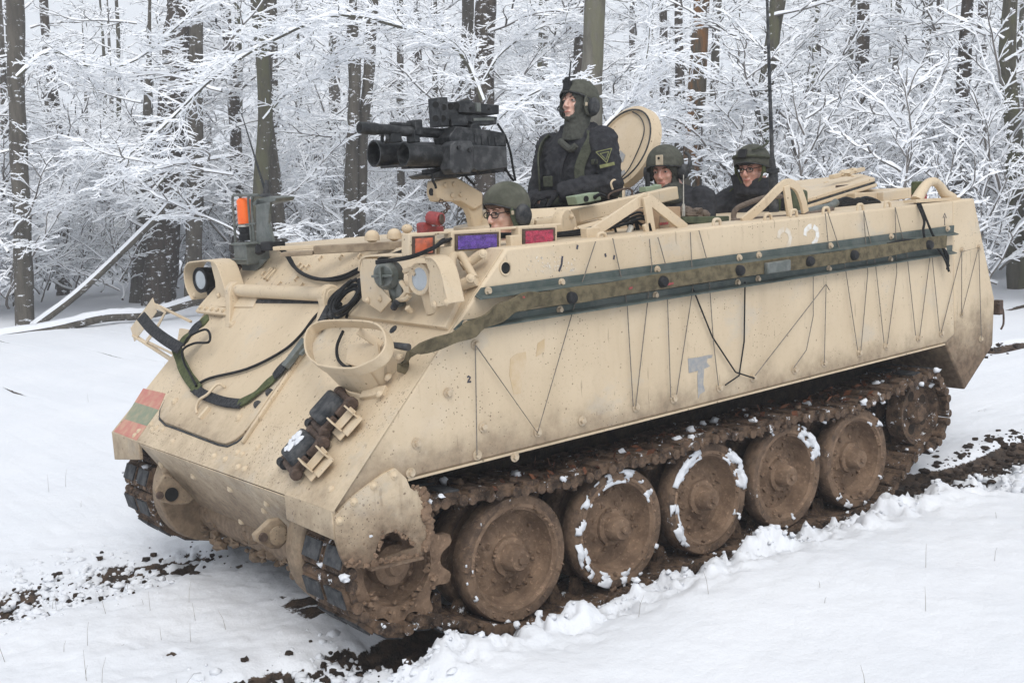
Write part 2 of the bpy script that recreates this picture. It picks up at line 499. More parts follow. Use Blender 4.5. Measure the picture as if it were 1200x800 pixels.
M['twig_snow'] = t.out((.88, .90, .93), .8)

# ================================================================ GROUND
_rs = np.random.RandomState(7)
_lat = _rs.rand(256, 256)
def vnoise(x, y):
    xi = np.floor(x).astype(int); yi = np.floor(y).astype(int)
    fx = x - xi; fy = y - yi
    fx = fx * fx * (3 - 2 * fx); fy = fy * fy * (3 - 2 * fy)
    g = lambda i, j: _lat[i & 255, j & 255]
    return (g(xi, yi) * (1 - fx) + g(xi + 1, yi) * fx) * (1 - fy) + (g(xi, yi + 1) * (1 - fx) + g(xi + 1, yi + 1) * fx) * fy
def fbm(x, y, s, o=5, g=.5):
    x = x * s + 17.3; y = y * s - 5.1; a = 1.0; t = 0; n = 0
    for k in range(o):
        t = t + a * vnoise(x + k * 13.7, y + k * 7.9); n += a
        x = x * 2.03; y = y * 2.03; a *= g
    return t / n                      # 0..1
def sstep(x, lo, hi):
    t = np.clip((x - lo) / (hi - lo), 0, 1); return t * t * (3 - 2 * t)
RX = [-9, -6, -4.2, -2.64, -1.7, -1.1, -.6, .2, .7, 1.0, 1.5, 3]
RZ = [.02, -.01, -.02, .085, .15, .185, .185, .135, .185, .16, .08, .05]
def ground(x, y):
    """height and bared mud"""
    z = .06 + .10 * (fbm(x, y, .55, 4) - .5) + .05 * (fbm(x, y, 2.3, 4) - .5)
    z = z + .35 * sstep(np.hypot(x + 3, y + 3), 9, 26) * (fbm(x, y, .22, 3) - .45)
    lum = fbm(x, y, 6.5, 5, .55)
    near = sstep(np.hypot(x + 1, y), 8, 4)
    z = z + near * .03 * (lum - .5) + near * .012 * (fbm(x, y, 26, 3) - .5)
    # snow pushed up beside the left track, falling away again towards the camera
    crest = np.interp(x, RX, RZ)
    yc = 1.47 + .10 * (fbm(x, x * 0 + 3, 1.8, 4) - .5)
    clump = sstep(fbm(x, y, 5.5, 5, .55), .36, .64)
    prof = np.where(y < yc, sstep(y, yc - .17, yc), 1 - .45 * sstep(y, yc, yc + 1.3))
    on = sstep(x, 1.25, .55) * sstep(y, 1.15, 1.3)
    near_crest = np.exp(-((y - yc) / .20) ** 2)
    cl2 = sstep(fbm(x, y, 13, 4, .5), .38, .62)
    lvl = crest - .03 * near_crest + (.12 * (clump - .5) + .06 * (cl2 - .5)) * near_crest + .055 * (fbm(x, y, 1.6, 4) - .5) + .016 * (fbm(x, y, 7, 3) - .5)
    zr = z * .25 + lvl * prof
    z = z * (1 - on) + zr * on
    mud = np.full_like(x, -.45)
    # ruts
    for sy in (1, -1):
        back = sstep(x, -3.15, -3.9)
        d = np.abs(y * sy - 1.08 - .22 * back * (sy > 0) + .05 * (fbm(x, x * 0 + sy, .8, 3) - .5))
        inr = sstep(d, .33 - .11 * back, .17 - .08 * back)
        if sy < 0: inr = inr * (1 - back * sstep(fbm(x, y, 1.7, 4), .40, .52))
        depth = -.02 + .05 * (fbm(x, y, 5, 5, .6) - .5)
        under = sstep(x, .75, .55) if sy > 0 else sstep(x, -.1, -.6)
        zz = depth
        k = inr * under
        z = z * (1 - k) + zz * k
        mud = np.where(d < .36, np.maximum(mud, -.45 + 1.3 * inr * under), mud)
        # the stretch in front: broken snow, mud showing in patches
        fr = sstep(x, .45, .7) * sstep(x, 3.3, 1.9)
        pt = fbm(x, y, 4.2 if sy > 0 else 3.4, 6, .6)
        d2 = sstep(d, .42, .14)
        bare = sstep(pt, .43, .53) * d2 * fr * sstep(fbm(x + 9, y, 10, 5, .6), .42, .53)
        z = z - bare * .05 + fr * d2 * .06 * (fbm(x, y, 9, 5, .6) - .45) - fr * d2 * .03
        mud = np.maximum(mud, -.45 + 1.15 * bare)
    # between the tracks, churned snow
    mid = sstep(np.abs(y), .85, .6) * sstep(x, .9, .5) * sstep(x, -4.2, -3.7)
    mud = np.maximum(mud, -.45 + .9 * mid * sstep(fbm(x, y, 2, 5), .52, .6))
    # small bare spots in the open snow
    sp = sstep(fbm(x + 40, y, 2.6, 6, .62), .752, .77) * (y < 1.5)
    mud = np.maximum(mud, -.45 + .95 * sp)
    z = z - sp * .025
    # right hand rut behind/left, seen as a broken dark line
    return z, mud
def axis(lo, hi, flo, fhi, fs, g=1.13):
    a = list(np.arange(flo, fhi, fs)); s = fs
    while a[-1] < hi: s = min(s * g, 30); a.append(a[-1] + s)
    s = fs
    while a[0] > lo: s = min(s * g, 30); a.insert(0, a[0] - s)
    return np.array(a)
gx = axis(-260, 120, -4.6, 2.9, .022); gy = axis(-260, 120, -1.7, 3.4, .022)
XX, YY = np.meshgrid(gx, gy, indexing='ij')
ZZ, MU = ground(XX, YY)
nx, ny = XX.shape
me = bpy.data.meshes.new('ground')
vv = np.stack([XX, YY, ZZ], -1).reshape(-1, 3)
i0 = (np.arange(nx - 1)[:, None] * ny + np.arange(ny - 1)[None, :]).reshape(-1)
ff = np.stack([i0, i0 + ny, i0 + ny + 1, i0 + 1], -1)
me.vertices.add(len(vv)); me.vertices.foreach_set('co', vv.ravel())
me.loops.add(ff.size); me.loops.foreach_set('vertex_index', ff.ravel().astype(np.int32))
me.polygons.add(len(ff)); me.polygons.foreach_set('loop_start', np.arange(0, ff.size, 4, dtype=np.int32))
me.polygons.foreach_set('use_smooth', np.ones(len(ff), bool))
me.update(calc_edges=True)
at = me.attributes.new('mud', 'FLOAT', 'POINT'); at.data.foreach_set('value', (MU + .45).ravel().astype(np.float32))
me.materials.append(M['ground'])
go = bpy.data.objects.new('ground', me); COL.objects.link(go); go['kind'] = 'structure'
def gz(x, y):
    z, m = ground(np.array([float(x)]), np.array([float(y)])); return float(z[0])

rng = random.Random(11)
# clods of mud thrown out along the ruts, and crumbs of snow on the ridge
cl_, sc_ = MB(), MB()
def scatter(n, x0, x1, y0, y1, r0, r1, mb, seed, sink=.3, flat=.7):
    rr = random.Random(seed)
    xs = [rr.uniform(x0, x1) for _ in range(n)]; ys = [rr.gauss((y0 + y1) / 2, (y1 - y0) / 4) for _ in range(n)]
    zs, _ = ground(np.array(xs), np.array(ys))
    for i in range(n):
        r = r0 + (r1 - r0) * rr.random() ** 2.5
        mb.lump((xs[i], ys[i], zs[i] + r * (flat - sink) * .6), r, seed * 1000 + i, 6, 4, flat)
scatter(520, .75, 2.6, .75, 1.45, .004, .026, cl_, 1)
scatter(520, .5, 3.2, -1.5, -.75, .004, .024, cl_, 2)
scatter(1500, -6.5, -3.2, 1.02, 1.54, .005, .035, cl_, 3, .5, .6)
scatter(160, -9, -3.4, -1.4, -.8, .006, .03, cl_, 4)
scatter(300, -3.4, .6, 1.22, 1.40, .008, .035, cl_, 8)
cl_.build('mud_clods', M['mud_and_shade'], kind='stuff', angle=60)
scatter(1100, -4.4, 1.0, 1.30, 1.60, .004, .022, sc_, 5, .8, .75)
scatter(900, .7, 2.6, .7, 1.7, .006, .034, sc_, 6, .7, .7)
scatter(900, .9, 3.4, -1.7, -.6, .006, .036, sc_, 7, .7, .7)
scatter(500, -7, -3.5, 1.3, 2.0, .01, .05, sc_, 9, .5, .8)
sc_.build('snow_crumbs', M['snow'], kind='stuff', angle=80)
# a few dry stalks standing in the snow
gs = MB(); rr = random.Random(21)
for _ in range(90):
    if rr.random() < .5: x, y = rr.uniform(-9, 2.5), rr.uniform(-9, -2)
    elif rr.random() < .6: x, y = rr.uniform(-4, 2), rr.uniform(1.7, 4)
    else: x, y = rr.uniform(1.0, 2.0), rr.uniform(-1, 1)
    z = gz(x, y); h = rr.uniform(.03, .14); a = rr.uniform(0, 6.28); b = rr.uniform(.05, .6) * h
    gs.tube([(x, y, z - .02), (x + b * .4 * math.cos(a), y + b * .4 * math.sin(a), z + h * .6), (x + b * math.cos(a), y + b * math.sin(a), z + h)], [.0012, .0009, .0005], 3)
gs.build('dry_grass', simple('dry_stalk', (.16, .13, .08)), kind='stuff')

# ================================================================ TREES
LEAN = Vector((-.048, .038, 1)).normalized()      # the wood stands on a slight cross slope
class TM:
    """twig mesh collected as numpy-ready lists"""
    def __init__(self): self.v = []; self.f = []; self.m = []
    def branch(self, pts, rs, hs, rr, frost=False):
        big = rs[0] > .014
        n = 6 if big else 4
        base = len(self.v); k = len(pts)
        for i in range(k):
            a = pts[max(i - 1, 0)]; b = pts[min(i + 1, k - 1)]
            tx, ty, tz = b[0] - a[0], b[1] - a[1], b[2] - a[2]
            L = math.sqrt(tx * tx + ty * ty + tz * tz) or 1; tx /= L; ty /= L; tz /= L
            hl = math.hypot(tx, ty)
            if hl < .05: sx, sy = 1.0, 0.0
            else: sx, sy = -ty / hl, tx / hl
            ux, uy, uz = -sy * tz * -1, 0, 0
            # u = t x s
            ux, uy, uz = -tz * sy, tz * sx, tx * sy - ty * sx
            if uz < 0: ux, uy, uz = -ux, -uy, -uz; sx, sy = -sx, -sy
            x, y, z = pts[i]; r = rs[i]
            h = hs * (.25 + .75 * hl) * (.45 + 1.0 * rr.random())
            if i == k - 1: h *= .5
            if big:
                w = 1.08
                self.v += [(x + sx * r, y + sy * r, z), (x + sx * r * .7 - ux * r * .75, y + sy * r * .7 - uy * r * .75, z - uz * r * .75),
                           (x - sx * r * .7 - ux * r * .75, y - sy * r * .7 - uy * r * .75, z - uz * r * .75), (x - sx * r, y - sy * r, z),
                           (x - sx * r * .7 + ux * (r * .6 + h), y - sy * r * .7 + uy * (r * .6 + h), z + uz * (r * .6 + h)),
                           (x + sx * r * .7 + ux * (r * .6 + h), y + sy * r * .7 + uy * (r * .6 + h), z + uz * (r * .6 + h))]
            else:
                q = r + h * .28
                self.v += [(x + sx * q, y + sy * q, z + r * .4), (x - ux * r, y - uy * r, z - uz * r), (x - sx * q, y - sy * q, z + r * .4),
                           (x + ux * (r + h), y + uy * (r + h), z + uz * (r + h))]
        snow = (3, 4, 5) if big else (2, 3)
        for i in range(k - 1):
            p = base + i * n
            for j in range(n):
                self.f.append((p + j, p + n + j, p + n + (j + 1) % n, p + (j + 1) % n))
                self.m.append(1 if frost or j in snow else 0)
    def mesh(self, name, bk):
        me = bpy.data.meshes.new(name)
        v = np.array(self.v, np.float32); f = np.array(self.f, np.int32)
        me.vertices.add(len(v)); me.vertices.foreach_set('co', v.ravel())
        me.loops.add(f.size); me.loops.foreach_set('vertex_index', f.ravel())
        me.polygons.add(len(f)); me.polygons.foreach_set('loop_start', np.arange(0, f.size, 4, dtype=np.int32))
        me.polygons.foreach_set('material_index', np.array(self.m, np.int32))
        me.update(calc_edges=True)
        me.materials.append(bk); me.materials.append(M['twig_snow'])
        return me
def sway(p, d, L, n, rr, wob, curl):
    pts = [tuple(p)]; d = list(d); st = L / n
    for i in range(n):
        d[0] += rr.gauss(0, wob); d[1] += rr.gauss(0, wob); d[2] += rr.gauss(0, wob * .7) + curl
        l = math.sqrt(d[0] ** 2 + d[1] ** 2 + d[2] ** 2); d = [c / l for c in d]
        q = pts[-1]; pts.append((q[0] + d[0] * st, q[1] + d[1] * st, q[2] + d[2] * st))
    return pts
SN = (.030, .022, .018, .016, .015)
def grow(tm, p, d, L, r, lvl, rr, dens, maxl):
    n = (11, 7, 4, 3, 2)[lvl]
    pts = sway(p, d, L, n, rr, (.12, .16, .2, .22, .2)[lvl], (.02, .015, .01, 0, 0)[lvl])
    rs = [max(r * (1 - .8 * i / n), .0022) for i in range(n + 1)]
    tm.branch(pts, rs, SN[lvl], rr, (lvl >= 3 and rr.random() < .9) or (lvl == 2 and rr.random() < .75))
    if lvl >= maxl: return
    m = max(2, int(L * (5.4, 8.5, 13, 21, 0)[lvl] * dens))
    sd = rr.choice((-1, 1))
    for j in range(m):
        t = (j + .5 + rr.uniform(-.4, .4)) / m
        t = .12 + .88 * t
        if t > .99: t = .99
        x = t * n; i = int(x); fr = x - i
        a, b = pts[i], pts[i + 1]
        q = (a[0] + (b[0] - a[0]) * fr, a[1] + (b[1] - a[1]) * fr, a[2] + (b[2] - a[2]) * fr)
        dx, dy, dz = b[0] - a[0], b[1] - a[1], b[2] - a[2]
        l = math.sqrt(dx * dx + dy * dy + dz * dz); dx /= l; dy /= l; dz /= l
        sd = -sd
        an = sd * R_(rr.uniform(28, 68))
        ca, sa = math.cos(an), math.sin(an)
        nd = (dx * ca - dy * sa, dx * sa + dy * ca, dz * .6 + rr.gauss(0, .20))
        Lc = L * rr.uniform(.25, .5) * (1.15 - .7 * t)
        if lvl >= 1: Lc = L * rr.uniform(.3, .6) * (1.1 - .6 * t)
        grow(tm, q, nd, max(Lc, .07), max(r * .5 * (1 - .5 * t), .0025), lvl + 1, rr, dens, maxl)
def crown_mesh(seed, h0, h1, nl, lmax, dens, rtrunk, bk, maxl=4, up=(.05, .75)):
    rr = random.Random(seed); tm = TM()
    for k in range(nl):
        z = h0 + (h1 - h0) * ((k + rr.random()) / nl) ** 1.15
        a = k * 2.4 + rr.uniform(-.5, .5)
        e = rr.uniform(*up)
        L = lmax * rr.uniform(.55, 1) * (1 - .35 * (z - h0) / (h1 - h0))
        d = (math.cos(a) * math.cos(e), math.sin(a) * math.cos(e), math.sin(e))
        r0 = rtrunk * .75 * (1 - .06 * z)
        p = (LEAN.x * z / LEAN.z + math.cos(a) * r0, LEAN.y * z / LEAN.z + math.sin(a) * r0, z)
        grow(tm, p, d, L, .009 + .007 * L, 0, rr, dens, maxl)
    return tm.mesh('crown', bk)
TWM = [M['twig']]
crowns = [crown_mesh(101, .8, 7.6, 13, 3.2, .90, .16, M['twig']),
          crown_mesh(102, .5, 7.2, 14, 2.8, .95, .13, M['twig']),
          crown_mesh(103, 1.2, 8.0, 12, 3.6, .84, .17, M['twig'])]
shrubs = [crown_mesh(105, .05, 2.6, 15, 1.9, 1.1, .02, M['twig'], 3, (.2, 1.1)),
          crown_mesh(106, .05, 3.6, 14, 2.3, 1.05, .03, M['twig'], 3, (.3, 1.2))]
far_crowns = [crown_mesh(107, .8, 8.5, 15, 3.4, .75, .15, M['twig'], 3), crown_mesh(108, .6, 8.2, 15, 3.1, .78, .15, M['twig'], 3)]

def trunk_mb(pts, rs, seed, n=14):
    """tapered, slightly uneven bole through the given points"""
    c = curve(pts, 6); k = len(c)
    rr = []
    for i in range(k):
        x = i / (k - 1) * (len(rs) - 1); j = min(int(x), len(rs) - 2)
        rr.append(rs[j] + (rs[j + 1] - rs[j]) * (x - j))
    mb = MB(); mb.tube(c, rr, n)
    o = Vector((seed * 3.7, seed * 1.3, 0))
    out = []
    for i, p in enumerate(mb.v):
        q = Vector(p); ax = c[min(i // n, k - 1)]
        out.append(tuple(ax + (q - ax) * (1 + .22 * mnoise.noise(Vector((q.x * 5, q.y * 5, q.z * 1.2)) + o))))
    mb.v = out
    return mb
TREES = []
def tree(base, pts, rs, bk, label, crown=None, rot=0, scale=1, name='tree', group=None, zc=0):
    """pts are offsets from the base"""
    t = thing(name, label, 'tree', base, group)
    trunk_mb(pts, rs, len(TREES) + 1).build('trunk', bk, t, angle=80)
    if crown is not None:
        o = place(crown, 'crown', t); o.rotation_euler = (0, 0, rot); o.scale = (scale,) * 3; o.location = (0, 0, zc)
    TREES.append(t)
    return t
def at_px(u, vbase, D=None):
    """ground point seen at (u, vbase), or at ground distance D along that ray"""
    if D is None:
        p = T(u, vbase, 0.0)
    else:
        r = ray(u, vbase); h = Vector((r.x, r.y, 0)).normalized()
        p = CAM_LOC + h * D
    p.z = gz(p.x, p.y)
    return p
def traced(us, D, vb):
    """bole through pixels, standing at distance D: returns base and offsets"""
    b = at_px(us[0][0], us[0][1], D)
    n = Vector((ray(600, 300).x, ray(600, 300).y, 0)).normalized()
    d = n.dot(b)
    pts = [Vector((0, 0, -.2))]
    for u, v in us[1:]:
        pts.append(plane_pt(u, v, n, d) - b)
    top = pts[-1]; dirn = (pts[-1] - pts[-2]).normalized()
    pts.append(top + dirn * 2.2)
    pts.append(top + dirn * 4.0)
    return b, pts
def px2m(w, D): return .88 * w * D / FPX / 2
SPEC = [  # trace bottom to top, distance, widths px, bark, label, crown
    ([(29, 386), (25, 250), (20, 120), (18, 0)], 23.5, (21, 20, 16), 'bark', 'straight slim tree at the far left edge, snow clinging in bands to its trunk', 0),
    ([(184, 357), (194, 220), (203, 110), (212, 0)], 25.5, (38, 34, 26), 'bark_dark', 'thick leaning tree with rough dark bark behind the right headlight, left of the beacon', 2),
    ([(164, 356), (168, 300), (171, 255), (172, 200)], 26.5, (25, 20, 8), 'bark', 'short broken trunk leaning against the left side of the thick rough barked tree', None),
    ([(226, 372), (229, 220), (229, 110), (230, 0)], 24.5, (20, 17, 14), 'bark', 'slim tree close to the right of the thick rough barked tree', None),
    ([(300, 330), (306, 220), (311, 130), (302, 0)], 21.0, (20, 17, 12), 'bark_green', 'left stem of the pair of smooth trunks rising directly behind the beacon', 0),
    ([(334, 335), (322, 220), (311, 125), (314, 20)], 21.4, (19, 16, 9), 'bark', 'right stem of the pair of smooth trunks rising behind the beacon', None),
    ([(406, 310), (412, 180), (416, 100), (412, 0)], 22.5, (17, 14, 10), 'bark', 'left stem of the forked trunk seen just left of the gun muzzle', 1),
    ([(414, 310), (424, 180), (431, 100), (438, 0)], 22.7, (15, 14, 10), 'bark', 'right stem of the forked trunk seen just left of the gun muzzle', None),
    ([(566, 300), (567, 140), (568, 60), (570, 0)], 23.0, (27, 25, 22), 'bark_dark', 'dark mottled tree right behind the gun, its long bough arching to the left', 2),
    ([(540, 300), (544, 140), (547, 60), (548, 0)], 25.5, (16, 15, 12), 'bark', 'thin dark trunk just left of the mottled tree behind the gun', 1),
    ([(690, 300), (692, 140), (695, 60), (697, 0)], 17.5, (30, 27, 25), 'bark_beech', 'smooth pale grey beech directly behind the standing commander', None),
    ([(674, 300), (678, 120), (680, 50), (680, 0)], 24.0, (16, 15, 13), 'bark_dark', 'dark trunk half hidden behind the left side of the smooth pale beech', 2),
    ([(808, 300), (812, 180), (818, 90), (822, 0)], 21.0, (25, 22, 20), 'bark_orange', 'tree with orange brown streaked bark above the two rear crew men', None),
    ([(884, 300), (893, 150), (902, 70), (912, 0)], 20.0, (20, 19, 18), 'bark_green', 'leaning mossy tree next to the tall whip antenna', 2),
    ([(1122, 300), (1126, 160), (1130, 80), (1134, 0)], 20.5, (18, 15, 11), 'bark_dark', 'dark tree behind the rear lifting eye, half hidden by snowy twigs', 1),
    ([(1192, 330), (1188, 160), (1180, 80), (1184, 0)], 19.5, (20, 17, 12), 'bark_green', 'tree at the far right edge with a twisted trunk behind snowy boughs', 0),
]
for us, D, ws, bk, lab, cr in SPEC:
    b, pts = traced(us, D, us[0][1])
    rs = [px2m(ws[0] * 1.15, D), px2m(ws[0], D), px2m((ws[0] + ws[1]) / 2, D), px2m(ws[1], D), px2m(ws[2], D) * .9, .02]
    tree(b, pts, rs, M[bk], lab, None if cr is None else crowns[cr], rng.uniform(0, 6.28), rng.uniform(.9, 1.08), 'forest_tree')
byl = {o['label']: o for o in TREES}
def bough(t, px, D, r0, r1, seed, dens=.8, name='bough'):
    """a long limb seen in the photograph, followed point by point, with its own twigs"""
    n = Vector((ray(600, 300).x, ray(600, 300).y, 0)).normalized()
    d = n.dot(at_px(px[0][0], 300, D))
    P = curve([plane_pt(u, v, n, d) - t.location for u, v in px], 4)
    tm = TM(); rr = random.Random(seed); k = len(P)
    tm.branch([tuple(p) for p in P], [r0 + (r1 - r0) * i / (k - 1) for i in range(k)], .03, rr)
    sd = 1
    for i in range(1, k - 1):
        dd = (P[i + 1] - P[i]).normalized()
        for _ in range(2):
            sd = -sd; an = sd * R_(rr.uniform(30, 70)); ca, sa = math.cos(an), math.sin(an)
            grow(tm, tuple(P[i]), (dd.x * ca - dd.y * sa, dd.x * sa + dd.y * ca, dd.z * .5 + rr.gauss(0, .3)), rr.uniform(.4, 1.1), .008, 2, rr, dens, 4)
    me = tm.mesh(name, M['twig']); me.materials[0] = M['bark_green']
    o = place(me, name, t); return o
k = 'dark mottled tree right behind the gun, its long bough arching to the left'
bough(byl[k], [(566, 118), (545, 68), (520, 48), (480, 34), (420, 19), (380, 20), (330, 42), (285, 66), (240, 100), (190, 150), (140, 190)], 19.0, .062, .016, 31)
bough(byl[k], [(566, 95), (590, 60), (640, 30), (690, 28)], 21.8, .03, .012, 32)
k = 'leaning mossy tree next to the tall whip antenna'
bough(byl[k], [(893, 120), (850, 130), (800, 128), (760, 148), (715, 158), (690, 130)], 19.5, .03, .01, 33)
k = 'smooth pale grey beech directly behind the standing commander'
bough(byl[k], [(700, 158), (735, 120), (756, 72), (762, 20), (770, -20)], 17.3, .028, .012, 34)
bough(byl[k], [(690, 105), (650, 100), (610, 118), (575, 150), (545, 190)], 17.0, .03, .008, 35)
k = 'straight slim tree at the far left edge, snow clinging in bands to its trunk'
bough(byl[k], [(20, 90), (60, 60), (110, 80), (160, 70), (215, 25), (260, -10)], 22.5, .03, .012, 36)
k = 'thick leaning tree with rough dark bark behind the right headlight, left of the beacon'
bough(byl[k], [(192, 255), (150, 215), (110, 190), (70, 175), (20, 185)], 24.6, .04, .01, 37)
bough(byl[k], [(196, 205), (160, 240), (120, 225), (80, 255), (30, 265)], 24.0, .03, .01, 38)
k = 'left stem of the pair of smooth trunks rising directly behind the beacon'
bough(byl[k], [(309, 140), (340, 105), (370, 90), (395, 60), (440, 50)], 20.6, .025, .008, 39)

# fallen timber at the edge of the wood
def log(px, D, r0, r1, label, name, zoff=0):
    if D is None: pp = [at_px(u, v) for u, v in px]
    else:
        n = Vector((ray(100, 300).x, ray(100, 300).y, 0)).normalized(); d = n.dot(at_px(px[0][0], px[0][1], D))
        pp = [plane_pt(u, v, n, d) for u, v in px]
    c = curve(pp, 5)
    k = len(c); rs = [r0 + (r1 - r0) * i / (k - 1) for i in range(k)]
    t = thing(name, label, 'log', c[0])
    L = [p - c[0] for p in c]
    mb = MB(); mb.tube(L, rs, 10); mb.build('trunk', M['bark'], t, angle=80)
    sn = MB()
    rr = random.Random(len(label))
    sn.loft([[p + Vector((0, 0, 1)) * (r * .55 + (r * .8 + .02) * math.sin(a) * rr.uniform(.75, 1.15)) + (L[min(i + 1, k - 1)] - L[max(i - 1, 0)]).cross(Vector((0, 0, 1))).normalized() * r * .98 * math.cos(a)
              for a in (0, .6, 1.2, 1.57, 1.94, 2.54, 3.1415)] for i, (p, r) in enumerate(zip(L, rs))])
    sn.build('snow_cap', M['snow'], t, angle=80)
    return t
log([(-30, 400), (60, 386), (120, 372), (175, 368), (232, 352), (290, 340)], 22.3, .10, .075, 'fallen log under a thick cap of snow lying behind the carrier at the left', 'fallen_log')
log([(36, 386), (90, 345), (140, 298), (188, 250), (214, 214)], 22.9, .075, .05, 'slanting dead trunk propped against the thick rough barked tree', 'leaning_trunk')

# the wood behind: trees too alike to tell apart, and snowed-in undergrowth
def clear(p, rad):
    return all((Vector((p.x, p.y)) - Vector((q.location.x, q.location.y))).length > rad for q in TREES)
bg_mb = [trunk_mb([(0, 0, -.2), LEAN * 3 + V((.05, .02, 0)), LEAN * 6, LEAN * 9.5], [.10, .09, .07, .02], 50).mesh('trunk', M['bark']),
         trunk_mb([(0, 0, -.2), LEAN * 3 + V((-.08, .05, 0)), LEAN * 6 + V((.1, .1, 0)), LEAN * 10], [.14, .12, .09, .02], 51).mesh('trunk', M['bark_dark']),
         trunk_mb([(0, 0, -.2), LEAN * 3, LEAN * 6 + V((-.1, 0, 0)), LEAN * 9], [.07, .06, .045, .015], 52).mesh('trunk', M['bark_green'])]
rr = random.Random(5)
cnt = 0
def bgtree(u, D, cr, lab, grp, s):
    p = at_px(u, 330, D)
    if not clear(p, .9): return
    t = thing('forest_tree', lab, 'tree', p, grp)
    o = place(rr.choice(bg_mb), 'trunk', t); o.rotation_euler = (0, 0, 0)
    o = place(cr, 'crown', t); o.rotation_euler = (0, 0, rr.uniform(0, 6.28))
    t.scale = (s,) * 3
    TREES.append(t)
for D0, D1, n in ((25.5, 29, 20), (29, 35, 28)):
    for i in range(n):
        u = -420 + 2040 * (i + rr.uniform(.1, .9)) / n
        D = rr.uniform(D0, D1) - (1.5 if u > 900 else 0)
        bgtree(u, D, rr.choice(crowns if rr.random() < .7 else far_crowns), 'snow covered tree in the near part of the wood behind the carrier', 'trees in the near part of the wood', rr.uniform(.85, 1.15))
for D0, D1, n in ((34, 46, 34), (46, 62, 34)):
    for i in range(n):
        u = -420 + 2040 * (i + rr.uniform(.05, .95)) / n
        bgtree(u, rr.uniform(D0, D1), rr.choice(far_crowns + crowns[:1]), 'hazy snow covered tree deep in the wood', 'trees deep in the wood', rr.uniform(1.0, 1.35))
def shrub(u, D, s):
    p = at_px(u, 330, D)
    o = place(rr.choice(shrubs), 'snowy_bush'); o.location = p; o.rotation_euler = (0, 0, rr.uniform(0, 6.28)); o.scale = (s,) * 3
    tag(o, 'bare snow laden bush in the undergrowth of the wood', 'bush', 'bushes in the undergrowth')
for i in range(150):
    u = -300 + 1800 * (i + rr.random()) / 150
    shrub(u, (rr.uniform(25.5, 34) if u < 400 else rr.uniform(23.5, 33)) if u < 880 else rr.uniform(16.5, 27), rr.uniform(.7, 1.25))

# ================================================================ THE CARRIER
car = thing('armoured_carrier', 'muddy tan tracked armoured personnel carrier standing in the snow', 'armoured vehicle')
YH = 1.27
# ---- hull: one body, sponsons over the tracks and the narrower lower hull
h = MB()
def xz(poly, y0, y1, mi=0):
    h.prism([(x, y0, z) for x, z in poly], (0, y1 - y0, 0), mi)
xz([(.98, .834), (-.0215, 1.838), (-3.677, 1.838), (-3.677, .97), (-3.58, .93), (.62, .893), (.90, .80)], -YH, YH)
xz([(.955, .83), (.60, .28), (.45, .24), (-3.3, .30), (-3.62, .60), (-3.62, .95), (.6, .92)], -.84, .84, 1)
hull = h.build('hull', [M['tan'], M['mud_and_shade']], car, .012)  # lower hull: muddy, coloured near black to paint in the shade between the tracks
# outer parts of the nose over the tracks (fender fronts) hang a little lower than the fold
for s in (-1, 1):
    f = MB(); f.prism([(.984, s * .86, .838), (.984, s * 1.275, .838), (.984, s * 1.275, .675 if s < 0 else .712), (.984, s * .86, .735 if s < 0 else .722)], (-.02, 0, 0))
    f.build('fender_front', M['tan_front'], car, .004)
# front plate laid over the nose: glacis sheet and lower sheet (gives the weld fold its own edge)
gp = MB()
gp.prism([G(391, 600), G(163, 519), G(131, 507), G(303, 290), G(590, 292)], GN * .004)
lowd = Vector((.98 - .60, 0, .834 - .28)); ln = Vector((.554, 0, -.38)).normalized()
gp.prism([(.983, -.84, .832), (.983, .86, .832), (.605, .84, .282), (.605, -.84, .282)], ln * .006)
gp.build('front_plate', M['tan_front'], hull, .003)
# rear body extension behind the seam
r = MB()
r.prism([(-3.690, -1.262, 1.838), (-3.94, -1.262, 1.842), (-4.185, -1.262, 1.152), (-4.159, -1.262, .834), (-3.805, -1.262, .584), (-3.572, -1.262, .945), (-3.69, -1.262, 1.0)], (0, 2.524, 0))
r.build('rear_body', M['tan_rear'], car, .012)
r = MB(); r.prism([(-3.685, -1.255, 1.83), (-3.685, 1.255, 1.83), (-3.685, 1.255, 1.0), (-3.685, -1.255, 1.0)], (-.01, 0, 0))
r.build('seam_filler', M['rubber'], hull)
# small latch and strap hanging at the rear edge
r = MB(); r.box(S(1169, 360, 1.2), (.05, .06, .10)); r.tube(curve([S(1168, 355, 1.22), S(1175, 362, 1.22), S(1176, 378, 1.22), S(1173, 386, 1.22)]), .008)
r.build('rear_latch', M['rust'], hull, .004)
# left mudguard end plate with its half round hole, torn along its rear edge
def arc_px(cx, cy, rx, ry, a0, a1, n):
    return [(cx + rx * math.cos(R_(a0 + (a1 - a0) * k / n)), cy - ry * math.sin(R_(a0 + (a1 - a0) * k / n))) for k in range(n + 1)]
out_px = [(391, 605), (399, 595), (412, 582), (430, 568), (448, 555), (462, 548), (475, 560), (480, 572), (497, 570), (497, 583), (500, 596), (504, 611), (505, 622), (503, 636), (500, 645), (493, 650), (470, 656), (450, 661), (432, 664), (416, 665), (404, 663), (398, 650), (393, 634)]
hole_px = [(441, 656)] + arc_px(462, 648, 23, 26, 195, 20, 9) + [(484, 641)]
mg = MB()
O = [S(u, v, 1.276) for u, v in out_px]; H = [S(u, v, 1.276) for u, v in hole_px]
def plate_with_hole(mb, O, H, off, iO, iH):
    """cut open along O[iO]-H[iH] so that one outline surrounds plate and hole"""
    P = O[iO:] + O[:iO + 1] + H[iH::-1] + H[:iH - 1:-1] if iH else O[iO:] + O[:iO + 1] + [H[0]] + H[:0:-1] + [H[0]]
    mb.prism(P, off)
import bmesh
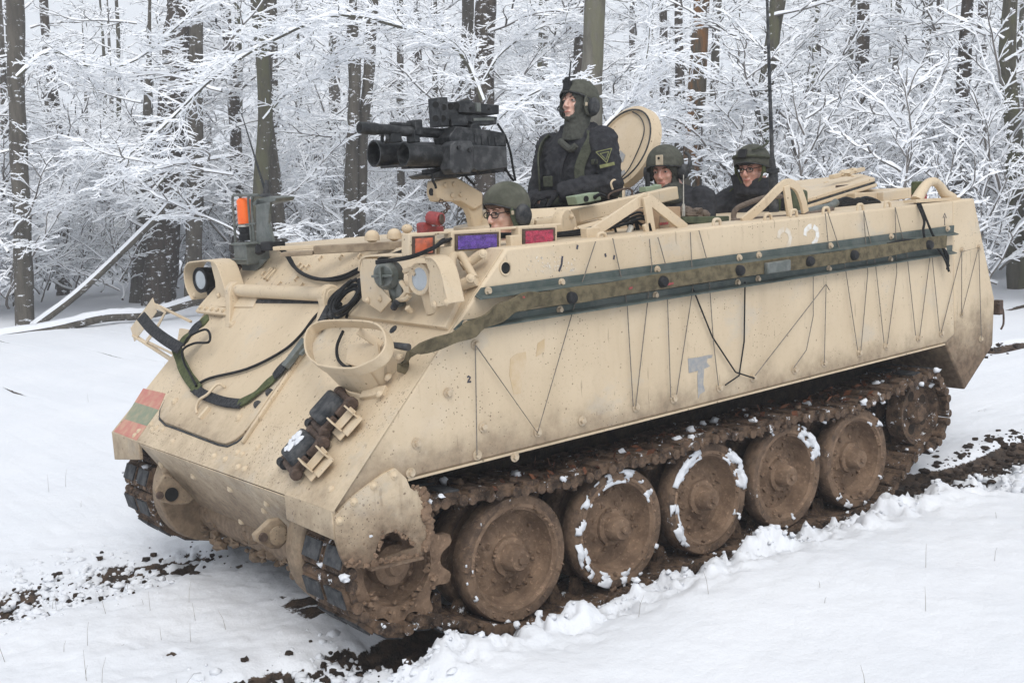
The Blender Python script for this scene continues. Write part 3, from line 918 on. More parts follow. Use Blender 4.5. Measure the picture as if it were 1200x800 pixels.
def holed(name, O, H, off, mats, parent):
    bm = bmesh.new(); ed = []
    for loop in (O, H):
        vs = [bm.verts.new(p) for p in loop]
        ed += [bm.edges.new((vs[i], vs[(i + 1) % len(vs)])) for i in range(len(vs))]
    bmesh.ops.triangle_fill(bm, use_beauty=True, use_dissolve=False, edges=ed)
    bmesh.ops.recalc_face_normals(bm, faces=bm.faces)
    me = bpy.data.meshes.new(name); bm.to_mesh(me); bm.free()
    me.materials.append(mats)
    o = place(me, name, parent)
    sd = o.modifiers.new('thickness', 'SOLIDIFY'); sd.thickness = off; sd.offset = 0
    return o
holed('mudguard', O, H, .016, M['tan_guard'], car)
mk_ = MB(); r3 = random.Random(31)
Rg = Matrix(((1, 0, 0), (0, 0, 1), (0, -1, 0)))
for a_, b_, n_, r0_, r1_ in (((499, 573), (505, 622), 40, .008, .024), ((505, 622), (501, 646), 20, .008, .022), ((496, 651), (432, 665), 34, .006, .018), ((432, 665), (402, 662), 12, .006, .016), ((440, 655), (449, 628), 8, .006, .012), ((462, 621), (486, 640), 10, .006, .012), ((480, 570), (497, 578), 8, .006, .014)):
    for k in range(n_):
        f_ = r3.random(); u_, v_ = a_[0] + (b_[0] - a_[0]) * f_ - abs(r3.gauss(0, 3.0)) * (a_[0] > 490), a_[1] + (b_[1] - a_[1]) * f_ - abs(r3.gauss(0, 2.5)) * (a_[0] < 497)
        mk_.lump(S(u_, v_, 1.286), r0_ + (r1_ - r0_) * r3.random() ** 2, k + n_ * 50, 8, 5, .5, 0, Rg)
mk_.build('mud_crust', M['mud_wheel'], hull, kind='stuff', angle=70)
# bent lip under the plate
mg.beam(S(432, 666, 1.285), S(493, 652, 1.285), .05, .012)
mg.build('mudguard_lip', M['tan_guard'], hull)

# ---- bolts (one shared mesh, each its own object)
b = MB(); b.cyl((0, 0, 0), (0, 0, .004), .021, .021, 14); b.cyl((0, 0, .004), (0, 0, .016), .0135, .0125, 6)
bolt_me = b.mesh('bolt', M['bolt'], 30)
b = MB(); b.cyl((0, 0, 0), (0, 0, .005), .019, .017, 12); b.ell((0, 0, .005), (.014, .014, .009), None, 8, 4)
rivet_me = b.mesh('rivet', M['tan_part'], 60)
def stud(me, p, n, parent, name='bolt', sc=1.0):
    o = bpy.data.objects.new(name, me); COL.objects.link(o); o.parent = parent
    q = Vector((0, 0, 1)).rotation_difference(Vector(n))
    o.matrix_local = Matrix.Translation(p) @ q.to_matrix().to_4x4() @ Matrix.Rotation(rng.uniform(0, 1), 4, 'Z') @ Matrix.Scale(sc, 4)
    return o
N_Y = Vector((0, 1, 0))
for u, v in [(557, 404), (525, 460), (488, 519), (566, 500), (559, 533), (481, 554), (630, 506), (603, 535), (682, 493), (745, 477), (789, 467), (843, 454), (882, 442), (931, 433), (965, 425), (1007, 413), (1038, 405), (1076, 396), (1103, 390),
             (462, 456), (640, 412), (720, 470), (690, 300), (700, 540 - 60)][:19]:
    stud(bolt_me, S(u, v, YH + .001), N_Y, hull, sc=1.15)
for u, v in [(1127, 293), (1147, 290), (1127, 368), (1149, 397)]:
    stud(bolt_me, S(u, v, 1.263), N_Y, hull)
for u, v in [(462, 557), (438, 569), (415, 588), (398, 610)]:
    stud(rivet_me, S(u, v, 1.284), N_Y, hull, 'rivet')
# fittings studs on the front plate
for u, v in [(163, 505), (183, 501), (191, 503), (202, 517), (158, 510), (251, 534), (264, 538), (278, 530), (284, 532), (279, 547), (287, 549), (388, 573), (302, 524), (226, 393), (178, 503), (177, 497)]:
    stud(rivet_me, G(u, v, .004), GN, hull, 'rivet', .95)
for u, v in [(227, 558), (270, 573), (313, 590), (283, 611), (189, 544), (190, 546), (310, 598)]:
    p = plane_pt(u, v, ln, ln.dot(Vector((.983, 0, .832))) + .006)
    stud(rivet_me, p, ln, hull, 'rivet', 1.1)
# small drain bolts under the sponson edge
for u, v in [(475, 564), (530, 551), (595, 535), (660, 519), (726, 501), (790, 485), (843, 472), (925, 453), (985, 438)]:
    pass
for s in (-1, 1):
    e = MB(); e.prism([(.60, s * .845, .884), (.60, s * 1.255, .884), (-3.56, s * 1.255, .921), (-3.56, s * .845, .921)], (0, 0, -.006)); e.build('sponson_floor_shade', M['mud_and_shade'], hull)  # thin sheet under each sponson, mud colour darkened to stand for shade
e = MB(); e.beam((.60, 1.268, .889), (-3.56, 1.268, .925), .012, .010)
e.build('sponson_edge', M['tan_low'], hull)

# ---- engine access door with hinge tube
d = MB()
d.prism([G(u, v, .006) for u, v in [(284, 353), (270, 364), (238, 407), (212, 444), (196, 468), (190, 481), (189, 490), (195, 496), (206, 500), (232, 510), (256, 519), (266, 521), (276, 517), (288, 507), (300, 492), (325, 455), (352, 415), (378, 377), (388, 359), (384, 352)]], GN * .014)
d.build('engine_door', M['tan'], car, .004)
door = bpy.data.objects['engine_door']
d = MB(); d.tube([G(u, v, .005) for u, v in [(270, 364), (238, 407), (212, 444), (194, 469), (188, 481), (187, 491), (194, 498), (206, 502), (232, 512), (256, 521), (267, 523), (278, 518), (290, 508)]], .006, 6)
d.build('door_seal', M['rubber'], door)
d = MB(); d.prism([G(u, v, .021) for u, v in [(289, 351), (381, 352), (380, 356), (288, 355)]], GN * .004); d.build('door_gap', M['rubber'], door)
for u, v in [(205, 470), (280, 489), (272, 380)]:
    stud(rivet_me, G(u, v, .020), GN, door, 'rivet', 1.3)
for u, v in [(316, 460), (302, 474)]:
    c = MB(); c.cyl(G(u, v, .018), G(u, v, .023), .022, .022, 16); c.build('plug', M['rubber'], door)
d = MB()
for (a, b_) in (((394, 356), (284, 519)),): d.beam(G(*a, .012), G(*b_, .012), .022, .024, GN)
d.build('door_lip', M['tan'], hull, .006)
# door handle: bent rod and its catch
c = MB(); c.tube(curve([G(264, 454, .02), G(258, 450, .05), G(252, 452, .06), G(243, 462, .06), (G(234, 468, .05)), G(230, 478, .03), G(231, 484, .02)], 5), .008, 8)
c.beam(G(234, 490, .028), G(245, 477, .028), .022, .02, GN)
c.build('door_handle', M['tan_part'], door, .002)
# hinge tube and its two arms
c = MB()
pL, pR = G(277, 340, .055), G(384, 345, .055)
c.cyl(pL, pR, .038, .038, 20)
c.build('hinge_tube', M['tan_part'], door, .004)
for (a, bq, cc) in (((276, 341), (270, 358), (266, 384)), ((386, 346), (380, 362), (370, 388))):
    c = MB()
    p0, p1, p2 = G(*a, .055), G(*bq, .035), G(*cc, .02)
    w = Vector((0, .030, 0))
    poly = []
    for k in range(9):
        an = R_(200 - 200 * k / 8 - 35)
        poly.append(p0 + (GU * math.sin(an) + GN * math.cos(an)) * .055)
    poly = [p0 + GU * .055, p0 + (GU + GN) * .04, p0 + GN * .055, p0 - GU * .05 + GN * .03, p1 + GN * .02, p2, p2 - GN * .02, p1 - GN * .05, p0 - GN * .05]
    c.prism([q - w for q in poly], w * 2)
    c.cyl(p0 - Vector((0, .024, 0)), p0 + Vector((0, .024, 0)), .058, .058, 18)
    c.cyl(p0 + Vector((0, .0, 0)), p0 + Vector((0, .034, 0)), .036, .036, 14)
    c.build('hinge_arm', M['tan_part'], door, .006)
# painted patch of three worn stripes at the right of the nose
for nm, mt, P in (('stripe', 'flag_red', [(168, 455), (194, 461), (186, 480), (158, 471)]), ('stripe', 'flag_green', [(158, 471), (186, 480), (172, 499), (146, 491)]), ('stripe', 'flag_red', [(146, 491), (172, 499), (160, 516), (133.5, 505.5)])):
    c = MB(); c.prism([G(u, v, .0045) for u, v in P], GN * .0015); c.build(nm, M[mt], hull)
# little loops and pegs on the upper plate
for u, v in [(356, 315), (362, 314), (318, 318), (349, 328), (329, 334), (355, 336), (310, 322), (401, 303), (423, 302), (377, 304), (466, 302), (445, 301), (352, 312)]:
    c = MB(); p = G(u, v, .0); c.tube([p - GU * .012, p - GU * .010 + GN * .018, p + GU * .012 + GN * .018, p + GU * .014], .006, 6)
    c.build('lashing_loop', M['tan_part'], hull)
c = MB(); p = G(313, 322, .0); c.tube([G(309, 327, .0), G(310, 325, .02), G(319, 315, .02), G(320, 313, 0)], .005, 6); c.tube([G(312, 329, .0), G(313, 327, .02), G(322, 316, .02), G(322, 314, 0)], .005, 6); c.build('grab_rung', M['tan_part'], hull)
# holes
c = MB(); p = S(592, 314, YH + .0005); c.cyl(p, p + N_Y * .002, .026, .026, 20); c.build('drain_hole', M['dark_hole'], hull)
c = MB(); p = S(592, 314, YH); c.lathe([(0, .034), (.006, .034), (.006, .027), (0, .027)], p, N_Y, 20, 0, True); c.build('hole_rim', M['tan_part'], hull)
c = MB(); p = G(461, 386, .0045); c.cyl(p, p + GN * .003, .022, .022, 16); c.build('plug', M['rubber'], hull)

# ---- flank rails, their bolts
def rail(px_top0, px_bot0, px_top1, px_bot1):
    a, b2, c2, d2 = S(*px_top0), S(*px_bot0), S(*px_bot1), S(*px_top1)
    m = MB()
    m.prism([a + N_Y * .002, b2 + N_Y * .002, c2 + N_Y * .002, d2 + N_Y * .002], N_Y * .010)
    lip = Vector((0, .034, -.012))
    m.prism([b2 + N_Y * .012, c2 + N_Y * .012, c2 + N_Y * .012 + lip, b2 + N_Y * .012 + lip], (0, 0, .007))
    return m.build('rail', M['rail'], hull, .002)
rail((563, 337), (555, 348), (1116.5, 264), (1116, 273))
rail((541, 375), (530, 386), (1114.5, 287), (1114, 295))
for u, v in [(572, 341), (658, 331), (770, 316), (866, 302), (889, 299), (973, 288), (1044, 277), (1110, 268), (546, 380), (656, 363), (768, 346), (864, 331), (888, 327), (971, 315), (1043, 304), (1106, 292)]:
    stud(bolt_me, S(u, v, YH + .012), N_Y, hull, sc=.95)
# painted marks on the flank
def ribbon_px(px, w, mt, y=YH + .0008, nm='stencil'):
    m = MB(); m.ribbon([S(u, v, y) for u, v in px], N_Y, w, .0012); return m.build(nm, M[mt], hull)
two = lambda x, y, sx, sy: [(x - 8 * sx, y - 9 * sy), (x - 5 * sx, y - 15 * sy), (x, y - 17 * sy), (x + 5 * sx, y - 15 * sy), (x + 7 * sx, y - 9 * sy), (x + 5 * sx, y - 2 * sy), (x, y + 4 * sy), (x - 4 * sx, y + 10 * sy)]
ribbon_px([(943, 276), (944, 270), (948, 266), (951, 265)], .032, 'stencil')
ribbon_px([(953, 265.5), (957, 269), (958, 276), (956, 282), (952, 287)], .032, 'stencil')
ribbon_px([(912, 279), (913, 273), (916, 269.5), (918.5, 268.5)], .030, 'stencil_faint')
ribbon_px([(920.5, 269), (924.5, 272), (926, 279), (924.5, 286), (922, 290)], .030, 'stencil_faint')
ribbon_px([(1107, 264), (1107, 254)], .006, 'ink'); ribbon_px([(1105, 255.5), (1107, 250), (1109, 255.5)], .006, 'ink')
ribbon_px([(1106, 268), (1107.5, 268)], .02, 'ink')
ribbon_px([(547.6, 442), (549, 440.6), (551, 442), (549.5, 445), (547.6, 447.5), (552, 447)], .008, 'ink')
m = MB()
m.prism([S(u, v, YH + .0008) for u, v in [(806, 420), (818, 418.5), (829, 416), (835, 415.5), (834, 419), (829, 420), (828, 424), (832, 429), (825, 432), (824, 450), (826, 458), (820, 462), (818, 467), (817, 440), (818, 434), (807, 437)]], N_Y * .0012)
m.build('stencil', M['grey_stencil'], hull)
rc = random.Random(3)
m = MB()
for i in range(46):       # chalk scribbles, worn to strokes
    u, v = rc.uniform(617, 674), rc.choice((302, 307, 312, 316)) + rc.uniform(-1.5, 1.5) - .06 * (rc.random() * 40)
    m.ribbon([S(u, v, YH + .0008), S(u + rc.uniform(-2, 2), v + rc.uniform(1, 3.5), YH + .0008)], N_Y, .006, .001)
m.build('chalk_marks', M['stencil_faint'], hull, kind='stuff')
m = MB(); m.prism([S(u, v, YH + .0007) for u, v in [(598, 420), (606, 414), (616, 412), (617, 422), (613, 440), (610, 461), (602, 462), (597, 440)]], N_Y * .001)
m.prism([S(u, v, YH + .0007) for u, v in [(630, 402), (638, 397), (638, 412), (628, 418)]], N_Y * .001); m.build('rust_stain', M['rust_stain'], hull)
m = MB()
for px in ([(655, 318), (658, 310), (659, 300)], [(676, 292), (677, 287)], [(709, 297), (710, 301)], [(720, 299), (719, 304)]):
    m.ribbon([S(u, v, YH + .0009) for u, v in px], N_Y, .011, .001)
m.build('scratch', M['ink'], hull)

# ---- front lights
def hoop(name, px, pl, width, th, depth_dir, mt, parent, bev=.004):
    """bent strip: outline points on a plane, strip width along depth_dir"""
    P = [pl(u, v) for u, v in px]
    m = MB(); c = curve(P, 3); cen = sum(c, Vector()) / len(c)
    m.ribbon([p for p in c], [(p - cen).normalized() for p in c], width, th)
    return m.build(name, mt, parent, bev)
# left: a wedge mount, twin lamps and the guard over them
m = MB()
wp = [G(u, v, 0) for u, v in [(400, 372), (526, 388), (549, 338), (432, 330)]]
m.prism(wp, GN * .03)
m.build('light_mount', M['tan_part'], hull, .005)
lm = bpy.data.objects['light_mount']
def headlamp(c, d, r, L, body, glass, parent, nm='headlight', rim=None):
    m = MB(); d = d.normalized()
    m.lathe([(-L, r * .35), (-L * .9, r * .7), (-L * .45, r * .97), (0, r), (.012, r * 1.02), (.016, r * .93), (.008, r * .84)], c, d, 26)
    o = m.build(nm, body, parent, angle=40)
    m = MB(); m.lathe([(.004, r * .84), (.012, r * .6), (.016, 0)], c, d, 24); m.build('lens', glass, o, angle=60)
    if rim: m = MB(); m.lathe([(.0, r * .80), (.018, r * .84), (.02, r * 1.0), (0, r * 1.04)], c, d, 26, 0, True); m.build('lamp_rim', rim, o)
    return o
FW = Vector((1, .12, .05)).normalized()
cL = plane_pt(493, 327, (1, 0, 0), .33)
headlamp(cL, FW, .072, .12, M['tan_part'], M['lamp_glass'], lm)
m = MB(); m.cyl(cL + V((-.03, 0, -.06)), cL + V((-.06, 0, -.15)), .03, .04, 12); m.build('lamp_stalk', M['tan_part'], lm)
cB = plane_pt(455, 322, (1, 0, 0), .34)
m = MB(); m.lathe([(-.05, .03), (-.03, .068), (.02, .07), (.035, .055), (.045, .05), (.047, .0)], cB, V((1, .5, .0)), 22)
m.box(cB + V((.055, .028, 0)), (.03, .012, .085), Matrix.Rotation(R_(28), 3, 'Z')); m.box(cB + V((.05, .028, 0)), (.02, .11, .012), Matrix.Rotation(R_(28), 3, 'Z'))
m.box(cB + V((-.02, .06, -.07)), (.02, .05, .10)); m.cyl(cB + V((-.02, 0, -.06)), cB + V((-.05, 0, -.15)), .025, .035, 10)
m.build('blackout_marker_lamp', M['grey_metal'], lm, .003)
# guard over the left lamps: arch of plate
def guard(px, x0, wx, name, parent, side_px):
    pass
gp_ = [(438, 350), (430, 346), (422, 338), (421, 318), (424, 305), (434, 301), (465, 301), (495, 302), (508, 305), (516, 318), (521, 338), (525, 356)]
gx0 = .36
P = [plane_pt(u, v, (1, 0, 0), gx0 - .0006 * (u - 420) * 0) for u, v in gp_]
m = MB(); c = curve(P[3:], 3); cen = sum(P, Vector()) / len(P)
nrm = [V((0, p.y - cen.y, p.z - cen.z)).normalized() for p in c]
for q in c: q.x -= .04
m.ribbon(c, nrm, .09, .009)
# side cheeks
pl = lambda u, v, x=.36: plane_pt(u, v, (1, 0, 0), x)
m.prism([pl(421, 315), pl(424, 303), pl(441, 303), pl(441, 330), pl(458, 352), pl(446, 366), pl(424, 352)], (-.008, 0, 0))
m.prism([pl(497, 303), pl(508, 304), pl(519, 325), pl(526, 357), pl(505, 361), pl(502, 340), pl(503, 318)], (-.008, 0, 0))
m.build('light_guard', M['tan_part'], lm, .003)
for u, v in [(431, 352), (445, 350), (509, 357), (523, 354)]: stud(rivet_me, pl(u, v, .362), (1, 0, 0), lm, 'rivet', .9)
m = MB()   # wiring fittings under the lamps
for px in ([(462, 360), (466, 352), (476, 350), (480, 346)], [(470, 330), (476, 341), (470, 350)], [(474, 318), (482, 316), (487, 322)]):
    m.tube(curve([pl(u, v, .34) for u, v in px], 4), .012, 8)
m.box(pl(479, 339, .34), (.02, .03, .03)); m.lathe([(0, .014), (.03, .014)], pl(482, 365, .33), GN, 10); m.build('lamp_fittings', M['tan_part'], lm)
m = MB(); m.tube([pl(461, 361, .36), pl(465, 354, .36)], .016, 8); m.build('wire_plug', M['rubber'], lm)
# right: lamp and guard seen from the side
m = MB(); m.prism([G(u, v, 0) for u, v in [(236, 363), (300, 363), (310, 345), (258, 338)]], GN * .03); m.build('light_mount', M['tan_part'], hull, .005)
lr = m and bpy.data.objects['light_mount.001']
xr = .30
cR = plane_pt(236, 328, (1, 0, 0), xr)
headlamp(cR, V((1, .15, 0)), .078, .11, M['black_plastic'], M['lamp_glass'], lr)
m = MB(); m.box(cR + V((-.06, .0, -.0)), (.08, .12, .14)); m.cyl(cR + V((-.05, 0, -.05)), cR + V((-.08, 0, -.18)), .03, .03, 10); m.build('lamp_housing', M['black_plastic'], lr, .015)
plr = lambda u, v, x=xr: plane_pt(u, v, (1, 0, 0), x)
P = curve([plr(u, v) for u, v in [(229, 350), (222, 335), (220, 318), (224, 309), (234, 307), (246, 306), (256, 309), (262, 322), (270, 348)]], 3)
cen = plr(245, 330)
m = MB(); nrm = [V((0, p.y - cen.y, p.z - cen.z)).normalized() for p in P]
for q in P: q.x -= .04
m.ribbon(P, nrm, .13, .009)
m.prism([plr(246, 306), plr(256, 309), plr(263, 324), plr(272, 348), plr(266, 352), plr(253, 350), plr(252, 330)], (-.008, 0, 0))
m.build('light_guard', M['tan_part'], lr, .003)
for u, v in [(228, 346), (256, 346), (269, 347)]: stud(rivet_me, plr(u, v, xr + .004), (1, 0, 0), lr, 'rivet', .9)
m = MB()   # clutter behind: coiled fittings
for k in range(7): m.lump(plane_pt(262 + rc.uniform(0, 22), 305 + rc.uniform(0, 25), (1, 0, 0), .12), rc.uniform(.03, .05), k, 8, 6)
m.build('bracket_clamp', M['rust'], lr)
m = MB(); P0, P1 = G(233, 362, .03), G(268, 366, .03)
m.beam(P0, P1, .05, .02, GN)
for k in range(5): m.cyl(P0.lerp(P1, .12 + k * .19) + GN * .008, P0.lerp(P1, .12 + k * .19) + GN * .025, .014, .012, 6)
m.build('step_strip', M['tan_part'], lr, .002)

# ---- big ring shaped guard and its scoop on the left of the front plate
m = MB()
ring = [(378, 430), (366, 420), (362, 404), (365, 390), (376, 382), (398, 380), (430, 381), (445, 385), (453, 394), (455, 408), (447, 421), (430, 430), (417, 434), (395, 433)]
o1 = .16
P = curve([G(u, v, o1) for u, v in ring] + [G(378, 430, o1)], 3)
cen = G(408, 407, o1)
m.ribbon(P, [(p - cen).normalized() for p in P], .055, .010)
m.build('ring_guard', M['tan_part'], hull, .003)
rg = bpy.data.objects['ring_guard']
m = MB()
sc0 = [(371, 424), (378, 431), (395, 434), (417, 434), (432, 430), (447, 440), (437, 456), (412, 457), (396, 452)]
A = [G(371, 425, .14), G(382, 432, .14), G(400, 434, .14), G(417, 434, .14), G(430, 431, .14)]
B = [G(398, 452, .02), G(408, 457, .02), G(421, 460, .02), G(434, 457, .02), G(444, 452, .02)]
for i in range(4): m.prism([A[i], A[i + 1], B[i + 1], B[i]], GN * -.008)
m.prism([G(417, 434, .13), G(432, 428, .13), G(455, 405, .14), G(462, 420, .05), G(468, 428, .01), G(450, 450, .01), G(436, 456, .02)], Vector((.0, .008, 0)))
m.build('guard_scoop', M['tan_part'], rg, .003)
m = MB(); m.prism([G(411, 406, .03), G(445, 404, .03), G(448, 424, .02), G(420, 432, .02), G(408, 428, .02)], GN * .02)
m.beam(G(420, 387, .13), G(447, 405, .02), .04, .012, GN); m.build('guard_bracket', M['tan_part'], rg, .003)
for u, v in [(468, 418), (455, 442), (441, 445), (445, 461), (411, 424)]: stud(rivet_me, G(u, v, .03), GN, rg, 'rivet', 1.1)
m = MB(); m.beam(G(425, 463, .01), G(452, 458, .01), .05, .03, GN); m.build('guard_foot', M['tan_part'], rg, .004)

# ---- right open bracket of flat bar
m = MB()
br = lambda u, v, x=.42: plane_pt(u, v, (1, 0, 0), x)
m.prism([br(178, 357), br(193, 368), br(187, 384), br(177, 400), br(155, 393), br(160, 384)], (-.006, 0, 0)) if False else None
m.ribbon([br(182, 357), br(171, 372), br(156, 392)], V((1, 0, 0)), .10, .006)
m.ribbon([br(180, 357), br(194, 366), br(184, 385), br(172, 400)], V((1, 0, .3)), .035, .006)
m.beam(br(183, 357), br(224, 377, .32), .018, .014); m.beam(br(157, 393), br(205, 424, .42), .03, .014); m.beam(br(172, 400), br(204, 415, .42), .012, .014)
m.prism([br(210, 385, .40), br(238, 390, .40), br(232, 404, .44), br(212, 424, .46), br(205, 415, .46)], (-.02, 0, 0))
m.build('open_bracket', M['tan_part'], hull, .002)

# ---- two spare track blocks on tan holders
def spare(u, v, snow, sd):
    c0 = G(u, v, .07)
    e1 = Vector((0, 1, 0)); e2 = GU
    ax = (e1 * .95 - e2 * .25 + GN * .1).normalized(); up = (GN - ax * GN.dot(ax)).normalized(); sd_ = up.cross(ax)
    Rm = Matrix((ax, sd_, up)).transposed()
    m = MB(); m.box(c0, (.165, .150, .055), Rm); pad = m.build('track_pad', M['rubber'], hull, .018, seg=3)
    m = MB()
    for s in (-1, 1):
        m.cyl(c0 + sd_ * s * .088 - ax * .11 - up * .03, c0 + sd_ * s * .088 + ax * .11 - up * .03, .020, .020, 12)
        for q in (-1, 1):
            m.lathe([(-.018, .028), (.018, .028)], c0 + sd_ * s * .090 + ax * q * .095 - up * .035, ax, 12)
            m.box(c0 + ax * q * .085 + sd_ * s * .05 - up * .03, (.03, .09, .045), Rm)
    m.box(c0 - up * .03, (.13, .15, .03), Rm)
    m.build('track_link', M['rust'], pad, .006)
    m = MB(); m.cyl(c0 - sd_ * .10 - ax * .10 - up * .03 - GN * .0, c0 - sd_ * .10 - ax * .06 - up * .03, .026, .026, 12)
    m.ell(c0 - sd_ * .105 - ax * .115 - up * .03, (.024, .024, .024), None, 10, 8); m.build('pin_cap', M['black_plastic'], pad)
    m = MB()
    q0 = c0 + ax * .155 - up * .035
    m.box(q0 + sd_ * .02, (.075, .11, .008), Rm); m.box(q0 - sd_ * .03 + up * .02, (.09, .008, .06), Rm); m.box(q0 + sd_ * .06 + ax * .02 + up * .0, (.09, .008, .07), Rm); m.box(q0 + ax * .05 + sd_ * .02 - up * .02, (.1, .10, .008), Rm)
    m.box(q0 - up * .025, (.12, .13, .008), Rm)
    m.build('link_holder', M['tan_part'], pad, .002)
    if snow:
        m = MB(); rr2 = random.Random(sd)
        for k in range(16): m.lump(c0 + up * .026 + ax * rr2.uniform(-.055, .02) + sd_ * rr2.uniform(-.05, .045), rr2.uniform(.012, .024), k + 70, 8, 5, .5, 0, Rm)
        m.build('snow_patch', M['snow'], pad, angle=80)
spare(383, 478, False, 1)
spare(350, 524, True, 2)

# ---- tow lugs, final drive housings, belly flange
def lug(u, v, y, px):
    P = [S(a, b_, y) for a, b_ in px]
    m = MB(); m.prism(P, (0, -.035, 0)); o = m.build('tow_lug', M['tan_front'], hull, .006)
    return o
lo = lug(0, 0, -.60, [(181, 575), (193, 556), (199, 556), (207, 562), (228, 584), (222, 590), (205, 592), (190, 588)])
m = MB(); p = S(201, 579, -.598); m.cyl(p, p + N_Y * .004, .038, .038, 18); m.build('lug_hole', M['dark_hole'], lo)
m = MB(); p = S(187, 580, -.598); m.cyl(p, p + N_Y * .012, .022, .020, 10); m.build('lug_pin', M['rust'], lo)
lo = lug(0, 0, .68, [(298, 627), (317, 609), (328, 607), (337, 616), (337, 634), (328, 643), (318, 643), (300, 634)])
m = MB(); p = S(325, 627, .683); m.lathe([(0, .044), (.012, .044), (.012, .0)], p, N_Y, 20); m.build('lug_boss', M['tan_front'], lo)
m = MB(); p = S(308, 629, .683); m.cyl(p, p + N_Y * .014, .022, .02, 10); m.build('lug_pin', M['rust'], lo)
SPX, SPZ = .65, .50
for s in (-1, 1):
    m = MB()
    m.lathe([(-.10, .31), (.0, .315), (.035, .30), (.035, .22), (-.02, .18), (-.02, .0)], (SPX - .02, s * .83, SPZ + .03), (0, s, 0), 36)
    m.build('final_drive_housing', M['tan_front'], car, .01)
m = MB(); m.cyl((.60, -.83, .40), (.60, .83, .40), .13, .13, 20)
for k in range(90): m.lump((.66 + rc.uniform(-.04, .06), rc.uniform(-.8, .8), .30 + rc.uniform(-.05, .12)), rc.uniform(.015, .045), 300 + k, 7, 5)
m.build('belly_flange', M['tan_low'], hull, angle=60)

# ---- running gear
WX = [0.0, -.667, -1.333, -2.0, -2.667]
WZ = [.375, .365, .375, .365, .335]
Y0 = 1.225
prof_disc = [(-.012, .268), (-.004, .262), (-.002, .246), (-.012, .240), (-.016, .232), (-.078, .222), (-.100, .203), (-.096, .16), (-.080, .112), (-.066, .10), (-.060, .0)]
def wheel_meshes():
    m = MB()
    m.lathe([(-.10, .255), (-.012, .268)] + prof_disc[1:], (0, 0, 0), (0, 1, 0), 48)
    m.lathe([(-.20, .262), (-.285, .262), (-.285, .10), (-.20, .10)], (0, 0, 0), (0, 1, 0), 40)
    m.cyl((0, -.30, 0), (0, -.06, 0), .085, .085, 20)
    disc = m.mesh('road_wheel', M['mud_wheel'], 42)
    m = MB()
    for a, b_ in ((-.105, .0), (-.30, -.185)):
        m.lathe([(a, .258), (a, .296), (a + .012, .305), (b_ - .012, .306), (b_ - .002, .298), (b_, .280), (b_ - .004, .262)], (0, 0, 0), (0, 1, 0), 48, 0, True)
    tyre = m.mesh('tyre', M['tyre'], 40)
    m = MB(); m.lathe([(-.075, .098), (-.046, .094), (-.040, .070), (.014, .060), (.030, .050), (.034, .0)], (0, 0, 0), (0, 1, 0), 24)
    m.cyl((0, .03, 0), (0, .046, 0), .022, .02, 6)
    hub = m.mesh('hub_cap', M['mud_wheel'], 36)
    m = MB(); m.cyl((0, 0, 0), (0, .022, 0), .016, .014, 6); nut = m.mesh('hub_nut', M['mud_wheel'], 30)
    return disc, tyre, hub, nut
disc_me, tyre_me, hub_me, nut_me = wheel_meshes()
def add_obj(me, name, parent, mat):
    o = bpy.data.objects.new(name, me); COL.objects.link(o); o.parent = parent; o.matrix_local = mat; return o
SNOWY = {0: [(150, 215, .40)], 1: [(60, 150, .7), (150, 215, .8), (215, 300, .75), (300, 350, .35), (20, 60, .5)], 2: [(100, 165, .8), (165, 245, .6), (-10, 60, .9), (300, 345, .5)], 3: [(5, 70, .9), (95, 140, .45), (250, 300, .45)], 4: [(20, 70, .45), (215, 290, .5), (300, 340, .2)]}
